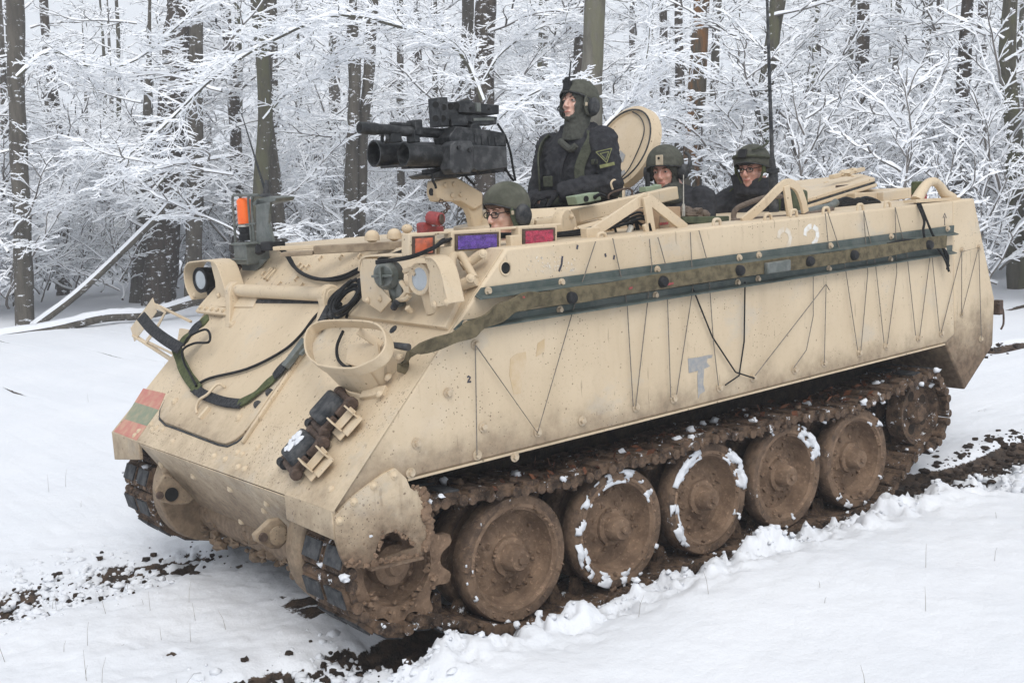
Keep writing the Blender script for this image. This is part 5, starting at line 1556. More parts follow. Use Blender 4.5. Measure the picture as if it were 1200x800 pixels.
for u, v in [(522, 217), (532, 216), (540, 228), (530, 229)]:
    mm = MB(); p = g(u, v, .052); mm.lathe([(0, .014), (.008, .012), (.009, 0)], p, N_Y, 10); mm.build('arm_bolt', M['tan_part'], gun)
m = MB(); m.cyl(g(505, 225, .0), g(513, 225, .0), .022, .022, 10); m.build('arm_knob', M['black_plastic'], gun)
m = MB()
for px in ([(545, 206), (553, 214), (556, 217)], [(592, 197), (598, 207), (602, 212)], [(583, 145), (592, 160), (598, 178), (601, 196), (604, 212)], [(508, 205), (507, 211), (510, 217), (511, 221)]):
    m = MB(); m.tube(curve([g(u, v, .1) for u, v in px], 4), .007, 6); m.build('gun_cable', M['cable'], gun)
m = MB(); rr2 = random.Random(4)
for k in range(14): 
    u, v = 517 + 8 * math.sin(k * .5), 236 + k * 2.4; p = g(u, v, .06); m.lathe([(-.003, .014), (.003, .014), (.003, .009), (-.003, .009)], p, V((rr2.uniform(-1, 1), rr2.uniform(-1, 1), .3)), 10, 0, True)
m.build('chain', M['rust'], gun)

# ================================================================ LOOSE GEAR
# canvas band held between the rails, its free end twisted down over the front corner
bp = [(472, 436), (474, 420), (485, 411), (508, 403), (530, 396), (548, 388), (560, 380), (575, 372), (590, 364), (604, 357), (618, 352), (640, 350), (672, 346), (700, 342), (740, 335), (775, 329), (800, 326), (840, 320), (880, 315), (922, 309), (960, 305), (1000, 299), (1040, 293), (1080, 286), (1108, 283)]
P = [S(u, v, YH + (.055 if u > 470 else .02)) for u, v in bp]
P[0] = G(470, 437, .02); P[1] = G(474, 421, .05)
Pc = curve(P, 3); k = len(Pc)
ws = []
for i in range(k):
    x = i / (k - 1); ws.append(.045 + .030 * min(1, max(0, (x - .06) / .2)) + .012 * math.sin(i * .9) * (1 if x < .45 else .3))
nr = [(N_Y + V((0, 0, .35 * math.sin(i * .55) if i < 34 else .15 * math.sin(i * .4)))).normalized() for i in range(k)]
m = MB(); m.ribbon(Pc, nr, ws, .010)
cb = m.build('canvas_belt', M['canvas'], None, .003); tag(cb, 'long olive canvas belt stretched between the green rails, one end twisted loose', 'belt')
for u, v in [(669, 349), (776, 330), (866, 317), (1000, 299), (1088, 287), (948, 306)]:
    mm = MB(); p = S(u, v, YH + .064); mm.lathe([(0, .030), (.018, .028), (.026, .022), (.028, 0)], p, N_Y, 18); mm.build('detector_knob', M['black_plastic'], cb)
m = MB(); m.prism([S(u, v, YH + .066) for u, v in [(895, 308), (922, 304), (922, 317), (895, 321)]], (0, .03, 0)); m.build('grey_pouch', M['grey_metal'], cb, .006)
for u0, u1, v in [(612, 625, 347), (737, 741, 337), (782, 789, 332), (672, 676, 349)]:
    m = MB(); m.prism([S(a, b_, YH + .066) for a, b_ in [(u0, v), (u1, v - 1.5), (u1, v + 1), (u0, v + 2.5)]], (0, .002, 0)); m.build('red_tab', M['red'], cb)
# black tangle at the belt's rear end
m = MB()
for px in ([(1075, 238), (1083, 258), (1082, 270), (1086, 285), (1098, 290), (1108, 305), (1112, 318)], [(1078, 238), (1090, 268), (1095, 278), (1104, 288), (1112, 312)], [(1040, 286), (1060, 281), (1090, 283), (1103, 289), (1111, 300), (1110, 316)]):
    m.tube(curve([S(u, v, YH + (.05 if v > 245 else .0)) for u, v in px], 5), .008, 6)
o = m.build('tangled_cord', M['cable'], None); tag(o, 'black cords tangled over the rear end of the canvas belt', 'cord')

def cord(px, label, r=.0028, mat='lace', y=YH + .02, name='lashing_cord'):
    if len(px) == 1:
        m = MB(); m.tube([S(u, v, y) for u, v in px[0]], r, 5); return tag(m.build(name, M[mat], None), label, 'cord')
    t = thing(name, label, 'cord')
    for line in px:
        m = MB(); m.tube([S(u, v, y) for u, v in line], r, 5); m.build('cord_run', M[mat], t)
    return t
cord([[(557, 404), (559, 533)], [(558, 405), (630, 507), (672, 362), (698, 283)]], 'thin cord laced in a wide V on the flank nearest the front corner')
cord([[(718, 279), (735, 357), (742, 476)], [(745, 476), (764, 310), (761, 280)], [(771, 278), (780, 310)]], 'thin cord laced from the brace frame down to the flank below the belt')
cord([[(782, 346), (786, 465), (789, 466)], [(793, 462), (812, 338), (809, 272)], [(819, 270), (828, 303)], [(830, 312), (836, 400), (842, 452)]], 'thin cord laced in a narrow V left of the grey stencil on the flank')
cord([[(812, 338), (835, 395), (862, 436), (884, 443)], ], 'dark slack wire hanging from the belt past the grey stencil to a bolt', .0045, 'cable')
cord([[(873, 330), (872, 400), (866, 440), (850, 451)]], 'dark slack wire looping down right of the grey stencil', .0045, 'cable')
cord([[(885, 440), (968, 333), (972, 340)], [(953, 322), (953, 370), (945, 410), (930, 431)], [(968, 334), (966, 425)]], 'long diagonal cord across the middle of the flank to the lower rail')
cord([[(970, 249), (990, 310), (1005, 410)], [(1009, 410), (1017, 320), (1012, 247)], [(1012, 247), (1026, 310), (1036, 402)]], 'cord laced in zigzag below the open cargo hatch')
cord([[(1040, 403), (1051, 320), (1049, 243)], [(1049, 243), (1063, 300), (1073, 393)], [(1078, 393), (1090, 300)], [(1092, 298), (1101, 388)], [(967, 250), (973, 310)]], 'cord laced in zigzag near the rear seam of the flank')
cord([[(1103, 390), (1127, 295), (1147, 290), (1150, 396)], [(1127, 294), (1127, 368), (1146, 293)]], 'cord laced between four bolts on the rear body plate', y=1.28)
# black cables over the front plate
def cable(px, label, r=.009, name='cable', mat='cable', off=.03):
    m = MB()
    for line in px: m.tube(curve([G(u, v, q[0] if q else off) for (u, v, *q) in line], 5), r, 7)
    o = m.build(name, M[mat], None); return tag(o, label, 'cable')
cable([[(318, 285, .10), (333, 296, .06), (345, 313), (365, 325), (395, 328), (420, 318), (440, 306), (475, 293, .03), (500, 284, .06)], [(318, 283, .10), (336, 297, .06), (349, 317), (372, 327), (400, 324), (424, 313)]], 'black cable sagging across the upper front plate from the beacon', .010)
cable([[(229, 452), (246, 443), (290, 432), (330, 412), (352, 393), (370, 370), (392, 350), (402, 338, .05)]], 'long thin black cable draped over the engine door', .008, off=.035)
coil = []
rr2 = random.Random(8)
for k in range(6):
    cx, cy, a, b_ = 408 + rr2.uniform(-4, 4), 350 + rr2.uniform(-5, 5), rr2.uniform(10, 18), rr2.uniform(16, 24)
    coil.append([(cx + a * math.cos(t) - .45 * b_ * math.sin(t), cy + b_ * math.sin(t) * .8 - .2 * a * math.cos(t), .05 + .015 * k) for t in [q * .6 + k for q in range(11)]])
coil_o = cable(coil + [[(396, 362), (390, 352), (398, 340), (412, 328)], [(425, 340), (412, 356), (406, 372)]], 'tangled coil of black cable beside the left light guard', .008)
cable([[(402, 388, .04), (395, 405, .04), (396, 420, .03), (404, 429, .03), (411, 430, .03)]], 'short black cable hanging inside the ring guard', .008)
m = MB(); m.tube([G(373, 385, .04), G(386, 360, .04)], .022, 10); m.build('cable_plug', M['rubber'], coil_o, .003)
m = MB(); m.tube([G(386, 372, .05), G(398, 354, .05)], .02, 10); m.build('cable_plug', M['rubber'], coil_o, .003)
m = MB(); m.tube([G(457, 403, .05), G(466, 405, .06), G(479, 407, .05)], [.012, .016, .018], 10)
o = m.build('cable_plug', M['rubber'], None, .003); tag(o, 'black cable plug lying right of the ring guard, by the end of the canvas belt', 'plug')
# green web sling lying on the engine door
sl = [(172, 372, .42), (190, 390, .40)]
m = MB()
def strap(px, w, mt, label, name='web_strap', off=.03, t=.012):
    P = curve([G(u, v, q[0] if q else off) for (u, v, *q) in px], 5)
    m = MB(); k = len(P)
    m.ribbon(P, [(GN + V((0, .25 * math.sin(i * .7), 0))).normalized() for i in range(k)], w, t)
    o = m.build(name, M[mt], None, .002); return o
so = strap([(206, 404, .10), (211, 418, .06), (215, 430, .04), (221, 441), (229, 452), (233, 458)], .065, 'web', '')
tag(so, 'green and black web sling lying in a V across the engine door', 'strap')
def sub(o): o.parent = so; return o
sub(strap([(245, 372, .10), (232, 384, .10), (220, 396, .10), (210, 406, .10)], .065, 'web', '', 'sling_end'))
sub(strap([(236, 378, .116), (222, 392, .116)], .07, 'velcro', '', 'sling_pad', t=.006))
sub(strap([(166, 371, .17), (178, 385, .16), (194, 398, .14), (212, 409, .115)], .068, 'velcro', '', 'sling_pad'))
sub(strap([(228, 455), (240, 463), (262, 471), (284, 474)], .055, 'velcro', '', 'sling_pad'))
sub(strap([(280, 474), (295, 466), (312, 452), (328, 438), (340, 425)], .05, 'web', '', 'sling_end'))
sub(strap([(322, 442, .035), (338, 424, .045)], .055, 'velcro', '', 'sling_pad'))
m = MB(); m.beam(G(334, 430, .05), G(358, 398, .06), .05, .03, GN); m.beam(G(352, 416, .07), G(358, 409, .07), .02, .02, GN); sub(m.build('sling_buckle', M['grey_metal'], None, .004))
# loop of wire at the right bracket
cable([[(215, 405, .12), (222, 394, .14), (240, 386, .13), (246, 392, .11), (244, 401, .10), (228, 402, .11), (214, 410, .12), (216, 425, .09), (222, 436, .06), (230, 452, .05)]], 'thin black wire looped around the open bracket at the right of the front plate', .007)

# gear along the roof edge
def loose(mb, name, mt, label, cat, bev=.004):
    o = mb.build(name, M[mt], None, bev); return tag(o, label, cat)
m = MB()
for k in range(5):
    y0 = .94 + .025 * k; dz = rr2.uniform(-3.5, 3)
    m.tube(curve([S(440, 308 + dz * .5, 1.12), S(480, 302 + dz * .5, 1.18), S(508, 291 + dz * .5, 1.17), S(521, 283 + dz, y0 + .12), S(545, 279 + dz, y0), S(590, 277 + dz, y0), S(620, 277 + dz, y0), S(655, 276 + dz, y0), S(690, 272 + dz * 1.5, y0), S(730, 262 + dz * 2, y0), S(750, 255 + dz * 2, y0), S(762, 260, y0)], 5), .0065, 7)
loose(m, 'cable_bundle', 'cable', 'bundle of black cables running behind the coloured panels to the brace frame', 'cable', 0)
m = MB()
for k in range(9):
    a = [(712 + rr2.uniform(-6, 40), 274 + rr2.uniform(-6, 2)) for _ in range(2)]
    m.tube(curve([S(a[0][0], a[0][1], .95), S((a[0][0] + a[1][0]) / 2, 258 + rr2.uniform(-6, 8), .95), S(a[1][0] + 8, a[1][1] - 6, .95)], 5), .007, 7)
loose(m, 'wire_tangle', 'cable', 'tangle of black wires under the brace frame beside the carton', 'cable', 0)
m = MB(); m.tube([S(735, 277, 1.05), S(740, 265, 1.05)], [.014, .016], 8); loose(m, 'white_plug', 'steel', 'short pale cable plug standing below the brace frame', 'plug', 0)
m = MB(); m.box(S(769, 262, .93), (.22, .16, .17)); o = loose(m, 'cardboard_box', 'carton', 'brown cardboard box behind the post of the brace frame', 'box', .004)
m = MB(); m.prism([S(u, v, 1.013) for u, v in [(773, 253), (784, 252), (784, 271), (773, 272)]], (0, .001, 0)); m.build('box_print', M['wood'], o)
m = MB(); m.prism([S(u, v, 1.0145) for u, v in [(773, 261), (783, 260), (783, 263), (773, 264)]], (0, .001, 0)); m.build('box_print', M['red'], o)
m = MB(); m.prism([S(u, v, .95) for u, v in [(800, 254), (855, 253), (855, 261), (849, 264), (832, 264), (802, 261)]], (0, -.35, 0)); loose(m, 'green_tray', 'olive', 'dark green ammunition tray lying on the roof before the two rear men', 'tray', .006)
m = MB(); m.prism([S(u, v, .72) for u, v in [(674, 230), (702, 225), (705, 234), (677, 240)]], (0, -.08, 0)); o = loose(m, 'sensor_box', 'pale_green', 'pale green box with a round port on the cupola bar before the commander', 'box', .004)
for u, v, r_ in [(686.5, 233, .016), (697, 231, .012)]:
    mm = MB(); p = S(u, v, .722); mm.lathe([(0, r_), (.006, r_), (.006, 0)], p, N_Y, 16); mm.build('port', M['dark_hole'], o)
mm = MB(); mm.tube(curve([S(697, 231, .73), S(703, 228, .75), S(709, 230, .75)], 4), .010, 8); mm.build('port_cable', M['cable'], o)
m = MB(); m.prism([S(u, v, .5) for u, v in [(757, 219), (768, 218), (775, 216), (776, 222), (766, 224), (757, 225)]], (0, -.06, 0)); m.cyl(S(768, 222, .47), S(768, 216, .47), .02, .02, 12); loose(m, 'green_fitting', 'pale_green', 'small pale green fitting on the cupola bar in front of the left rear man', 'fitting', .003)
m = MB(); m.cyl(S(759, 222, .42), S(758.5, 203, .42), .016, .013, 10); loose(m, 'handset', 'black_plastic', 'black upright handset in front of the left rear man', 'handset', .003)
# rope and hose over the roof edge behind the tray
m = MB(); m.tube(curve([S(868, 262, .95), S(860, 256, .9), S(862, 246, .9), S(872, 240, .9), S(895, 232, .85), S(915, 230, .8)], 6), .016, 8); m.tube(curve([S(858, 260, .98), S(880, 258, 1.0), S(905, 256, 1.02), S(930, 254, 1.04), S(955, 250, 1.04), S(975, 245, 1.0)], 6), .017, 8)
loose(m, 'tow_rope', 'rope', 'brown tow rope looped along the roof edge below the right rear man', 'rope', 0)
m = MB(); m.tube(curve([S(935, 252, .98), S(955, 246, .98), S(972, 242, .98), S(980, 237, .98)], 6), .024, 10); loose(m, 'grey_hose', 'grey_metal', 'short grey hose lying on the roof below the cargo hatch', 'hose', 0)
m = MB()
for k in range(10):
    u0 = rr2.uniform(975, 1000); m.tube(curve([S(u0, 243 + rr2.uniform(-4, 1), .7), S(u0 + 14, 235 + rr2.uniform(-3, 4), .7), S(u0 + 28, 238 + rr2.uniform(-3, 3), .7), S(u0 + 34, 242, .7)], 4), .014, 7)
loose(m, 'black_strap_heap', 'cable', 'heap of black straps on the roof before the ventilator', 'straps', 0)
m = MB(); pc = S(1077, 228, .9); m.lathe([(0, .045), (.004, .05), (.14, .05), (.148, .042)], pc - V((0, 0, .06)), (0, 0, 1), 20); o = loose(m, 'drink_can', 'web', 'small green can standing by the arched rear lifting eye', 'can', 0)
m = MB(); m.lathe([(0, .0515), (.05, .0515)], pc - V((0, 0, .05)), (0, 0, 1), 20); m.build('can_label', M['red'], o)
m = MB(); m.box(S(933, 243, .6), (.14, .10, .22)); loose(m, 'olive_pack', 'olive', 'dark olive pack between the right rear man and the arched brace', 'pack', .02)
m = MB(); m.lump(S(812, 250, .55), .06, 12, 12, 8, .5); m.lump(S(822, 251, .55), .05, 13, 12, 8, .5); m.lump(S(803, 247, .5), .05, 14, 12, 8, .5); loose(m, 'brown_rag', 'rope', 'crumpled brown rag on the roof before the rear men', 'rag', 0)

# ================================================================ THE CREW
def xf(mb, Mx):
    mb.v = [tuple(Mx @ Vector(p)) for p in mb.v]; return mb
def fuse(mb, name, mats, voxel, parent, smooth=3, disp=None, cut=None, thick=0):
    """weld overlapping volumes into one continuous skin"""
    me = bpy.data.meshes.new('tmp'); me.from_pydata(mb.v, [], mb.f)
    bm = bmesh.new(); bm.from_mesh(me); bmesh.ops.recalc_face_normals(bm, faces=bm.faces); bm.to_mesh(me); bm.free()
    o = bpy.data.objects.new('tmp', me); COL.objects.link(o)
    r = o.modifiers.new('r', 'REMESH'); r.mode = 'VOXEL'; r.voxel_size = voxel; r.use_smooth_shade = True
    s = o.modifiers.new('s', 'SMOOTH'); s.iterations = smooth; s.factor = .5
    dg = bpy.context.evaluated_depsgraph_get()
    out = bpy.data.meshes.new_from_object(o.evaluated_get(dg))
    bpy.data.objects.remove(o); bpy.data.meshes.remove(me)
    out.name = name
    if disp:
        n = [v.normal.copy() for v in out.vertices]
        for v, k in zip(out.vertices, n): v.co = v.co + k * disp(v.co, k)
    if cut:
        bm = bmesh.new(); bm.from_mesh(out)
        bmesh.ops.delete(bm, geom=[f for f in bm.faces if cut(f.calc_center_median())], context='FACES')
        bm.to_mesh(out); bm.free()
    out.materials.clear()
    for m_ in (mats if isinstance(mats, (list, tuple)) else [mats]): out.materials.append(m_)
    out.polygons.foreach_set('use_smooth', [True] * len(out.polygons))
    ob = place(out, name, parent)
    if thick:
        sd = ob.modifiers.new('thickness', 'SOLIDIFY'); sd.thickness = thick; sd.offset = 1
    return ob

def head_mb(k=1.0):
    m = MB()
    E = lambda c, r: m.ell(c, tuple(x * k for x in r), None, 18, 12)
    E((-.012, 0, .035), (.100, .078, .092)); E((.028, 0, -.03), (.060, .060, .082)); E((.036, 0, -.085), (.050, .044, .034))
    E((.074, 0, -.103), (.016, .020, .015))
    for s in (-1, 1):
        E((.060, s * .034, -.030), (.026, .022, .022)); E((-.004, s * .079, -.008), (.022, .010, .032)); E((.083, s * .030, .022), (.012, .022, .009))
        E((.104, s * .011, -.040), (.012, .009, .008))
    m.tube([(.086, 0, .012), (.100, 0, -.012), (.113, 0, -.034)], [.010 * k, .011 * k, .012 * k], 10)
    E((.108, 0, -.036), (.014, .012, .009))
    E((.086, 0, -.066), (.012, .025, .008)); E((.084, 0, -.076), (.012, .021, .007))
    return m
def hand_mb(p, d, n, side, curl=.9, sc=1.0):
    """palm and five fingers: p wrist, d along the hand, n out of the back of the hand"""
    d = d.normalized(); n = (n - d * n.dot(d)).normalized(); s = d.cross(n) * side      # towards the thumb
    m = MB()
    Rm = Matrix((d, s, n)).transposed()
    m.ell(p + d * .045 * sc, (.055 * sc, .042 * sc, .018 * sc), Rm, 14, 10)
    for i, (off, L) in enumerate(((.030, .075), (.010, .083), (-.011, .077), (-.030, .060))):
        q = p + d * .085 * sc + s * off * sc
        pts = [q - d * .02]; a = curl * .35
        for j in range(3):
            dd = d * math.cos(a) - n * math.sin(a); q = q + dd * L * sc * (.44, .31, .25)[j]; pts.append(q); a += curl * (.75 + .08 * i)
        m.tube(pts, [.0105 * sc, .0105 * sc, .0095 * sc, .0075 * sc], 8)
    q = p + d * .025 * sc + s * .03 * sc
    m.tube([q, q + (d * .5 + s * .7 - n * .2) * .04 * sc, q + (d * .8 + s * .55 - n * .6) * .068 * sc], [.014 * sc, .0125 * sc, .009 * sc], 8)
    return m
def ring(z, cx, rx, ry, n=22, pw=.8):
    out = []
    for k in range(n):
        t = 2 * math.pi * k / n; c, s = math.cos(t), math.sin(t)
        out.append(Vector((cx + rx * math.copysign(abs(c) ** pw, c), ry * math.copysign(abs(s) ** pw, s), z)))
    return out
TORSO = [(-.66, 0, .135, .185), (-.50, 0, .140, .19), (-.36, .005, .146, .20), (-.22, .01, .146, .212), (-.13, .005, .125, .215), (-.075, -.005, .108, .192), (-.035, -.012, .092, .145), (.0, -.008, .074, .092), (.05, .005, .06, .064)]
def torso_mb(infl):
    m = MB(); m.loft([ring(z, c, rx + infl, ry + infl) for z, c, rx, ry in (TORSO if infl < 0 else TORSO[:-1])]); return m
def torso_pt(z, a, off=.02):
    for (z0, c0, x0, y0), (z1, c1, x1, y1) in zip(TORSO, TORSO[1:]):
        if z0 <= z <= z1:
            f = (z - z0) / (z1 - z0); rx, ry, c = x0 + (x1 - x0) * f + off, y0 + (y1 - y0) * f + off, c0 + (c1 - c0) * f
            k, s = math.cos(a), math.sin(a)
            return Vector((c + rx * math.copysign(abs(k) ** .8, k), ry * math.copysign(abs(s) ** .8, s), z))
def arm_mb(sh, el, wr, r):
    m = MB(); c = [sh + V((0, 0, .01)), sh.lerp(el, .5), el, el.lerp(wr, .5), wr]
    m.tube(c, [r[0], r[0] * .92, r[1], r[1] * .93, r[2]], 16)
    m.ell(el, (r[1] * 1.02,) * 3, None, 12, 8); m.ell(sh, (r[0] * 1.08,) * 3, None, 14, 10)
    return m
def wrinkle(seed, amp, fr=1.0):
    o = Vector((seed * 7.3, seed * 3.1, seed))
    def f(p, n):
        q = p * 13 * fr + o
        a = 1 - abs(mnoise.noise(Vector((q.x * .8, q.y * .8, q.z * 1.9)) + V((0, 0, mnoise.noise(q * .5) * 2)))) * 2
        return amp * (.9 * a * abs(a) + .5 * mnoise.noise(q * 2.2))
    return f
def add_mb(a, b): a.add(b.v, b.f); return a
def person(label, neck, yaw, head_c, h_yaw, h_pitch, arms, skin, seed, group, voxel=.0068, glove=True, s=1.0):
    """neck: neck base in the carrier; head_c: centre of the head at eye level; arms in torso coordinates"""
    t = thing('person', label, 'person', neck, group)
    Mt = Matrix.Rotation(yaw, 4, 'Z') @ Matrix.Scale(s, 4)
    Mh = Matrix.Translation(head_c - neck) @ Matrix.Rotation(h_yaw, 4, 'Z') @ Matrix.Rotation(-h_pitch, 4, 'Y')
    body = xf(torso_mb(-.022), Mt)
    hands = []
    jk = xf(torso_mb(.012), Mt)
    for sd, (sh, el, wr, hd, hn, cu) in arms.items():
        sgn = 1 if sd == 'l' else -1
        add_mb(body, xf(arm_mb(sh, el, wr, (.052, .042, .03)), Mt))
        hm = hand_mb(wr + (wr - el).normalized() * .012, hd, hn, -sgn, cu, .84 if glove else 1.0)
        add_mb(body, xf(hm, Mt))
        add_mb(jk, xf(arm_mb(sh, el, wr, (.084, .068, .050)), Mt))
        if glove: hands.append(xf(hand_mb(wr + (wr - el).normalized() * .004, hd, hn, -sgn, cu, 1.16), Mt))
    hb = xf(head_mb(), Mh); add_mb(body, hb)
    nk = Mh @ Vector((-.03, 0, -.09)); nk0 = Mt @ Vector((-.005, 0, -.03))
    nm = MB(); nm.tube([nk0, nk0.lerp(nk, .5), nk, nk + V((0, 0, .04))], [.062, .056, .056, .05], 16); add_mb(body, nm)
    b = fuse(body, 'body', skin, voxel, t, 2)
    fuse(jk, 'jacket', M['jacket'], .011, t, 3, wrinkle(seed, .010))
    for h_ in hands: fuse(h_, 'glove', M['glove'], .005, t, 1)
    # eyes, brows, lips
    for q in (-1, 1):
        m = xf(MB().ell((.0795, q * .031, .001), (.0118, .0130, .0085), None, 12, 8), Mh); m.build('eye', M['eye_white'], t, angle=80)
        m = xf(MB().ell((.0900, q * .0325, .001), (.003, .0065, .0065), None, 10, 6), Mh); m.build('iris', M['iris'], t, angle=80)
        m = xf(MB().tube([(.094, q * .015, .020), (.094, q * .032, .025), (.084, q * .048, .020)], [.0035, .0042, .0025], 6), Mh); m.build('eyebrow', M['hair'], t, angle=80)
        m = xf(MB().tube([(.090, q * .018, .006), (.0935, q * .031, .0105), (.085, q * .046, .006)], [.003, .0036, .003], 6), Mh); m.build('eyelid', skin, t, angle=80)
    m = xf(MB().tube([(.088, -.024, -.071), (.0985, -.01, -.0695), (.100, 0, -.0705), (.0985, .01, -.0695), (.088, .024, -.071)], [.002, .0045, .0048, .0045, .002], 8), Mh); m.build('lips', M['lip'], t, angle=80)
    return t, Mt, Mh
def helmet(t, Mh, mat, rx=.132, ry=.112, rz=.118, c=(-.016, 0, .032), front=.045, side=-.03, back=-.055, thick=.006, name='helmet', brim=0.0):
    n, k = 40, 14; vs = []; rim = []
    for i in range(n):
        a = 2 * math.pi * i / n; f = math.cos(a)
        w = max(0, f); bk = max(0, -f)
        zr = front * w ** 1.2 + back * bk ** 1.2 + side * (1 - w ** 1.2 - bk ** 1.2)
        p1 = math.acos(max(-1, min(1, (zr - c[2]) / rz)))
        for j in range(1, k + 1):
            ph = p1 * j / k
            q = .93; sp = math.sin(ph) ** q if math.sin(ph) > 0 else 0
            ex = 1 + brim * max(0, j / k - .85) / .15 * (w ** 2)
            vs.append(Vector((c[0] + rx * sp * math.cos(a) * ex, c[1] + ry * sp * math.sin(a) * ex, c[2] + rz * math.cos(ph))))
        rim.append(vs[-1])
    top = len(vs); vs.append(Vector((c[0], c[1], c[2] + rz)))
    fs = [(top, i * k, ((i + 1) % n) * k) for i in range(n)]
    fs += [(i * k + j, i * k + j + 1, ((i + 1) % n) * k + j + 1, ((i + 1) % n) * k + j) for i in range(n) for j in range(k - 1)]
    m = MB(); m.add(vs, fs); o = xf(m, Mh).build(name, mat, t, angle=80)
    sd = o.modifiers.new('thickness', 'SOLIDIFY'); sd.thickness = thick; sd.offset = 0
    m = MB(); m.tube(rim + [rim[0]], .0045, 6); xf(m, Mh).build('helmet_edge', M['rubber'], o, angle=80)
    return o
def earcup(t, Mh, side, mat, z=-.02, x=-.008, r=(.042, .052), y=.098, depth=.035):
    m = MB(); R1 = []
    for d_, k in ((-.012, .9), (0, 1.05), (depth * .6, 1.0), (depth, .82), (depth + .004, .5)):
        R1.append([Vector((x + r[0] * k * math.cos(2 * math.pi * i / 22), side * (y + d_), z + r[1] * k * math.sin(2 * math.pi * i / 22))) for i in range(22)])
    m.loft(R1 if side > 0 else [list(reversed(q)) for q in R1]); return xf(m, Mh).build('earcup', mat, t, angle=50)
def hood(t, Mh, mat, scale=1.09, opening=(.046, .056, -.018), x0=.035, name='balaclava', neck_to=None):
    m = head_mb(scale)
    m.tube([(-.02, 0, -.05), (-.012, 0, -.11), (-.02, 0, -.165), (-.03, 0, -.215)], [.072, .074, .082, .098], 18)
    inv = Mh.inverted()
    def cut(p):
        q = inv @ p
        return q.x > x0 and (q.y / opening[0]) ** 2 + ((q.z - opening[2]) / opening[1]) ** 2 < 1
    return fuse(xf(m, Mh), name, mat, .0075, t, 3, wrinkle(3, .004, 2), cut, .004)
def collar(t, Mh, mat, name='scarf', seed=1, n=3, r=.085):
    m = MB(); rr2 = random.Random(seed)
    for k in range(n):
        z = -.125 - .032 * k; P = []
        for i in range(20):
            a = 2 * math.pi * i / 20
            P.append(V((-.02 + (r + .01 * k) * math.cos(a) * 1.1, (r + .012 * k) * math.sin(a), z + .012 * math.sin(a * 2 + k) + (.012 if math.cos(a) > 0 else 0) + rr2.uniform(-.004, .004))))
        m.tube(P + [P[0]], .026, 8)
    return fuse(xf(m, Mh), name, mat, .009, t, 3, wrinkle(seed, .006, 2))
def glasses(t, Mh, rim=True, wide=False):
    m = MB()
    for q in (-1, 1):
        P = []
        for i in range(14):
            a = 2 * math.pi * i / 14
            P.append(V((.1035 - .010 * abs(math.cos(a) * .022 + .031 * 1) / .05, q * .031 + .022 * math.cos(a), -.004 + .0145 * math.copysign(abs(math.sin(a)) ** .7, math.sin(a)))))
        if rim: m.tube(P + [P[0]], .0028, 5)
        L = MB(); L.prism(P, (.001, 0, 0)); xf(L, Mh).build('lens', M['lens'], t)
        m.tube([(.096, q * .053, .004), (.075, q * .072, .006), (-.005, q * .083, .004)], .0025, 5)
    m.tube([(.104, -.010, -.001), (.107, 0, .002), (.104, .010, -.001)], .0025, 5)
    return xf(m, Mh).build('glasses_frame', M['black_plastic'], t, angle=80)
XH = V((1, 0, 0))
GRP = None
# --- commander, standing in the cupola
hc_ = S(677, 122, .06); nb = S(677, 151, .02)
arms = {'l': (V((.02, .195, -.09)), V((.06, .285, -.31)), V((.27, .09, -.345)), V((.9, -.4, -.05)), V((.1, .2, 1)), .9),
        'r': (V((.01, -.205, -.10)), V((.10, -.24, -.37)), V((.30, -.06, -.42)), V((1, .2, 0)), V((0, 0, 1)), .9)}
t, Mt, Mh = person('soldier in black jacket, olive webbing and headset helmet standing upright in the cupola', nb, R_(4), hc_, R_(8), R_(13), arms, M['skin'], 2, None, s=1.10)
hood(t, Mh, M['balaclava'], 1.07, (.048, .074, -.026), .040)
hm = helmet(t, Mh, M['helmet'], .130, .110, .116, side=.012, back=-.05, front=.048, brim=.05)
for s_ in (-1, 1):
    m = MB(); m.loft([[V((x, s_ * (.088 + o_), z)) for x, z in ((-.075, .03), (.050, .035), (.055, -.02), (.035, -.07), (-.02, -.085), (-.07, -.06))][::s_] for o_ in (0, .016)])
    xf(m, Mh).build('helmet_flap', M['helmet'], t, .012)
for s_ in (-1, 1):
    earcup(t, Mh, s_, M['rubber'], -.022, -.018, (.042, .054), .104, .03)
m = MB(); m.box((.108, 0, .085), (.03, .05, .06)); m.box((.115, 0, .118), (.022, .03, .03)); m.box((.10, -.02, .115), (.03, .04, .02)); m.tube([(.098, 0, .12), (.098, 0, .20), (.098, 0, .235)], [.006, .005, .005], 6); m.tube([(.10, -.03, .13), (.098, 0, .14), (.10, .05, .135)], .006, 6)
xf(m, Mh).build('helmet_mount', M['black_plastic'], hm, .004)
m = MB(); m.tube(curve([(.075, .085, .01), (.10, .055, -.05), (.108, .02, -.088)], 4), .006, 6) if False else m.tube([(.06, -.098, -.02), (.10, -.07, -.05), (.115, -.03, -.07)], .005, 6); m.ell((.118, -.02, -.072), (.012, .014, .010)); xf(m, Mh).build('microphone', M['rubber'], hm)
m = MB(); m.box((.047, .110, -.022), (.012, .012, .022)); xf(m, Mh).build('flap_button', M['patch_tan'], hm, .002)
collar(t, Mh, M['balaclava'], 'neck_gaiter', 5, 1, .052)
collar_ = xf(MB().loft([ring(z, c, rx, ry) for z, c, rx, ry in ((-.06, -.01, .115, .16), (-.02, -.01, .098, .125), (.022, -.008, .088, .10), (.03, -.008, .07, .08))]), Mt)
fuse(collar_, 'jacket_collar', M['jacket'], .009, t, 2, wrinkle(21, .006, 1.5))
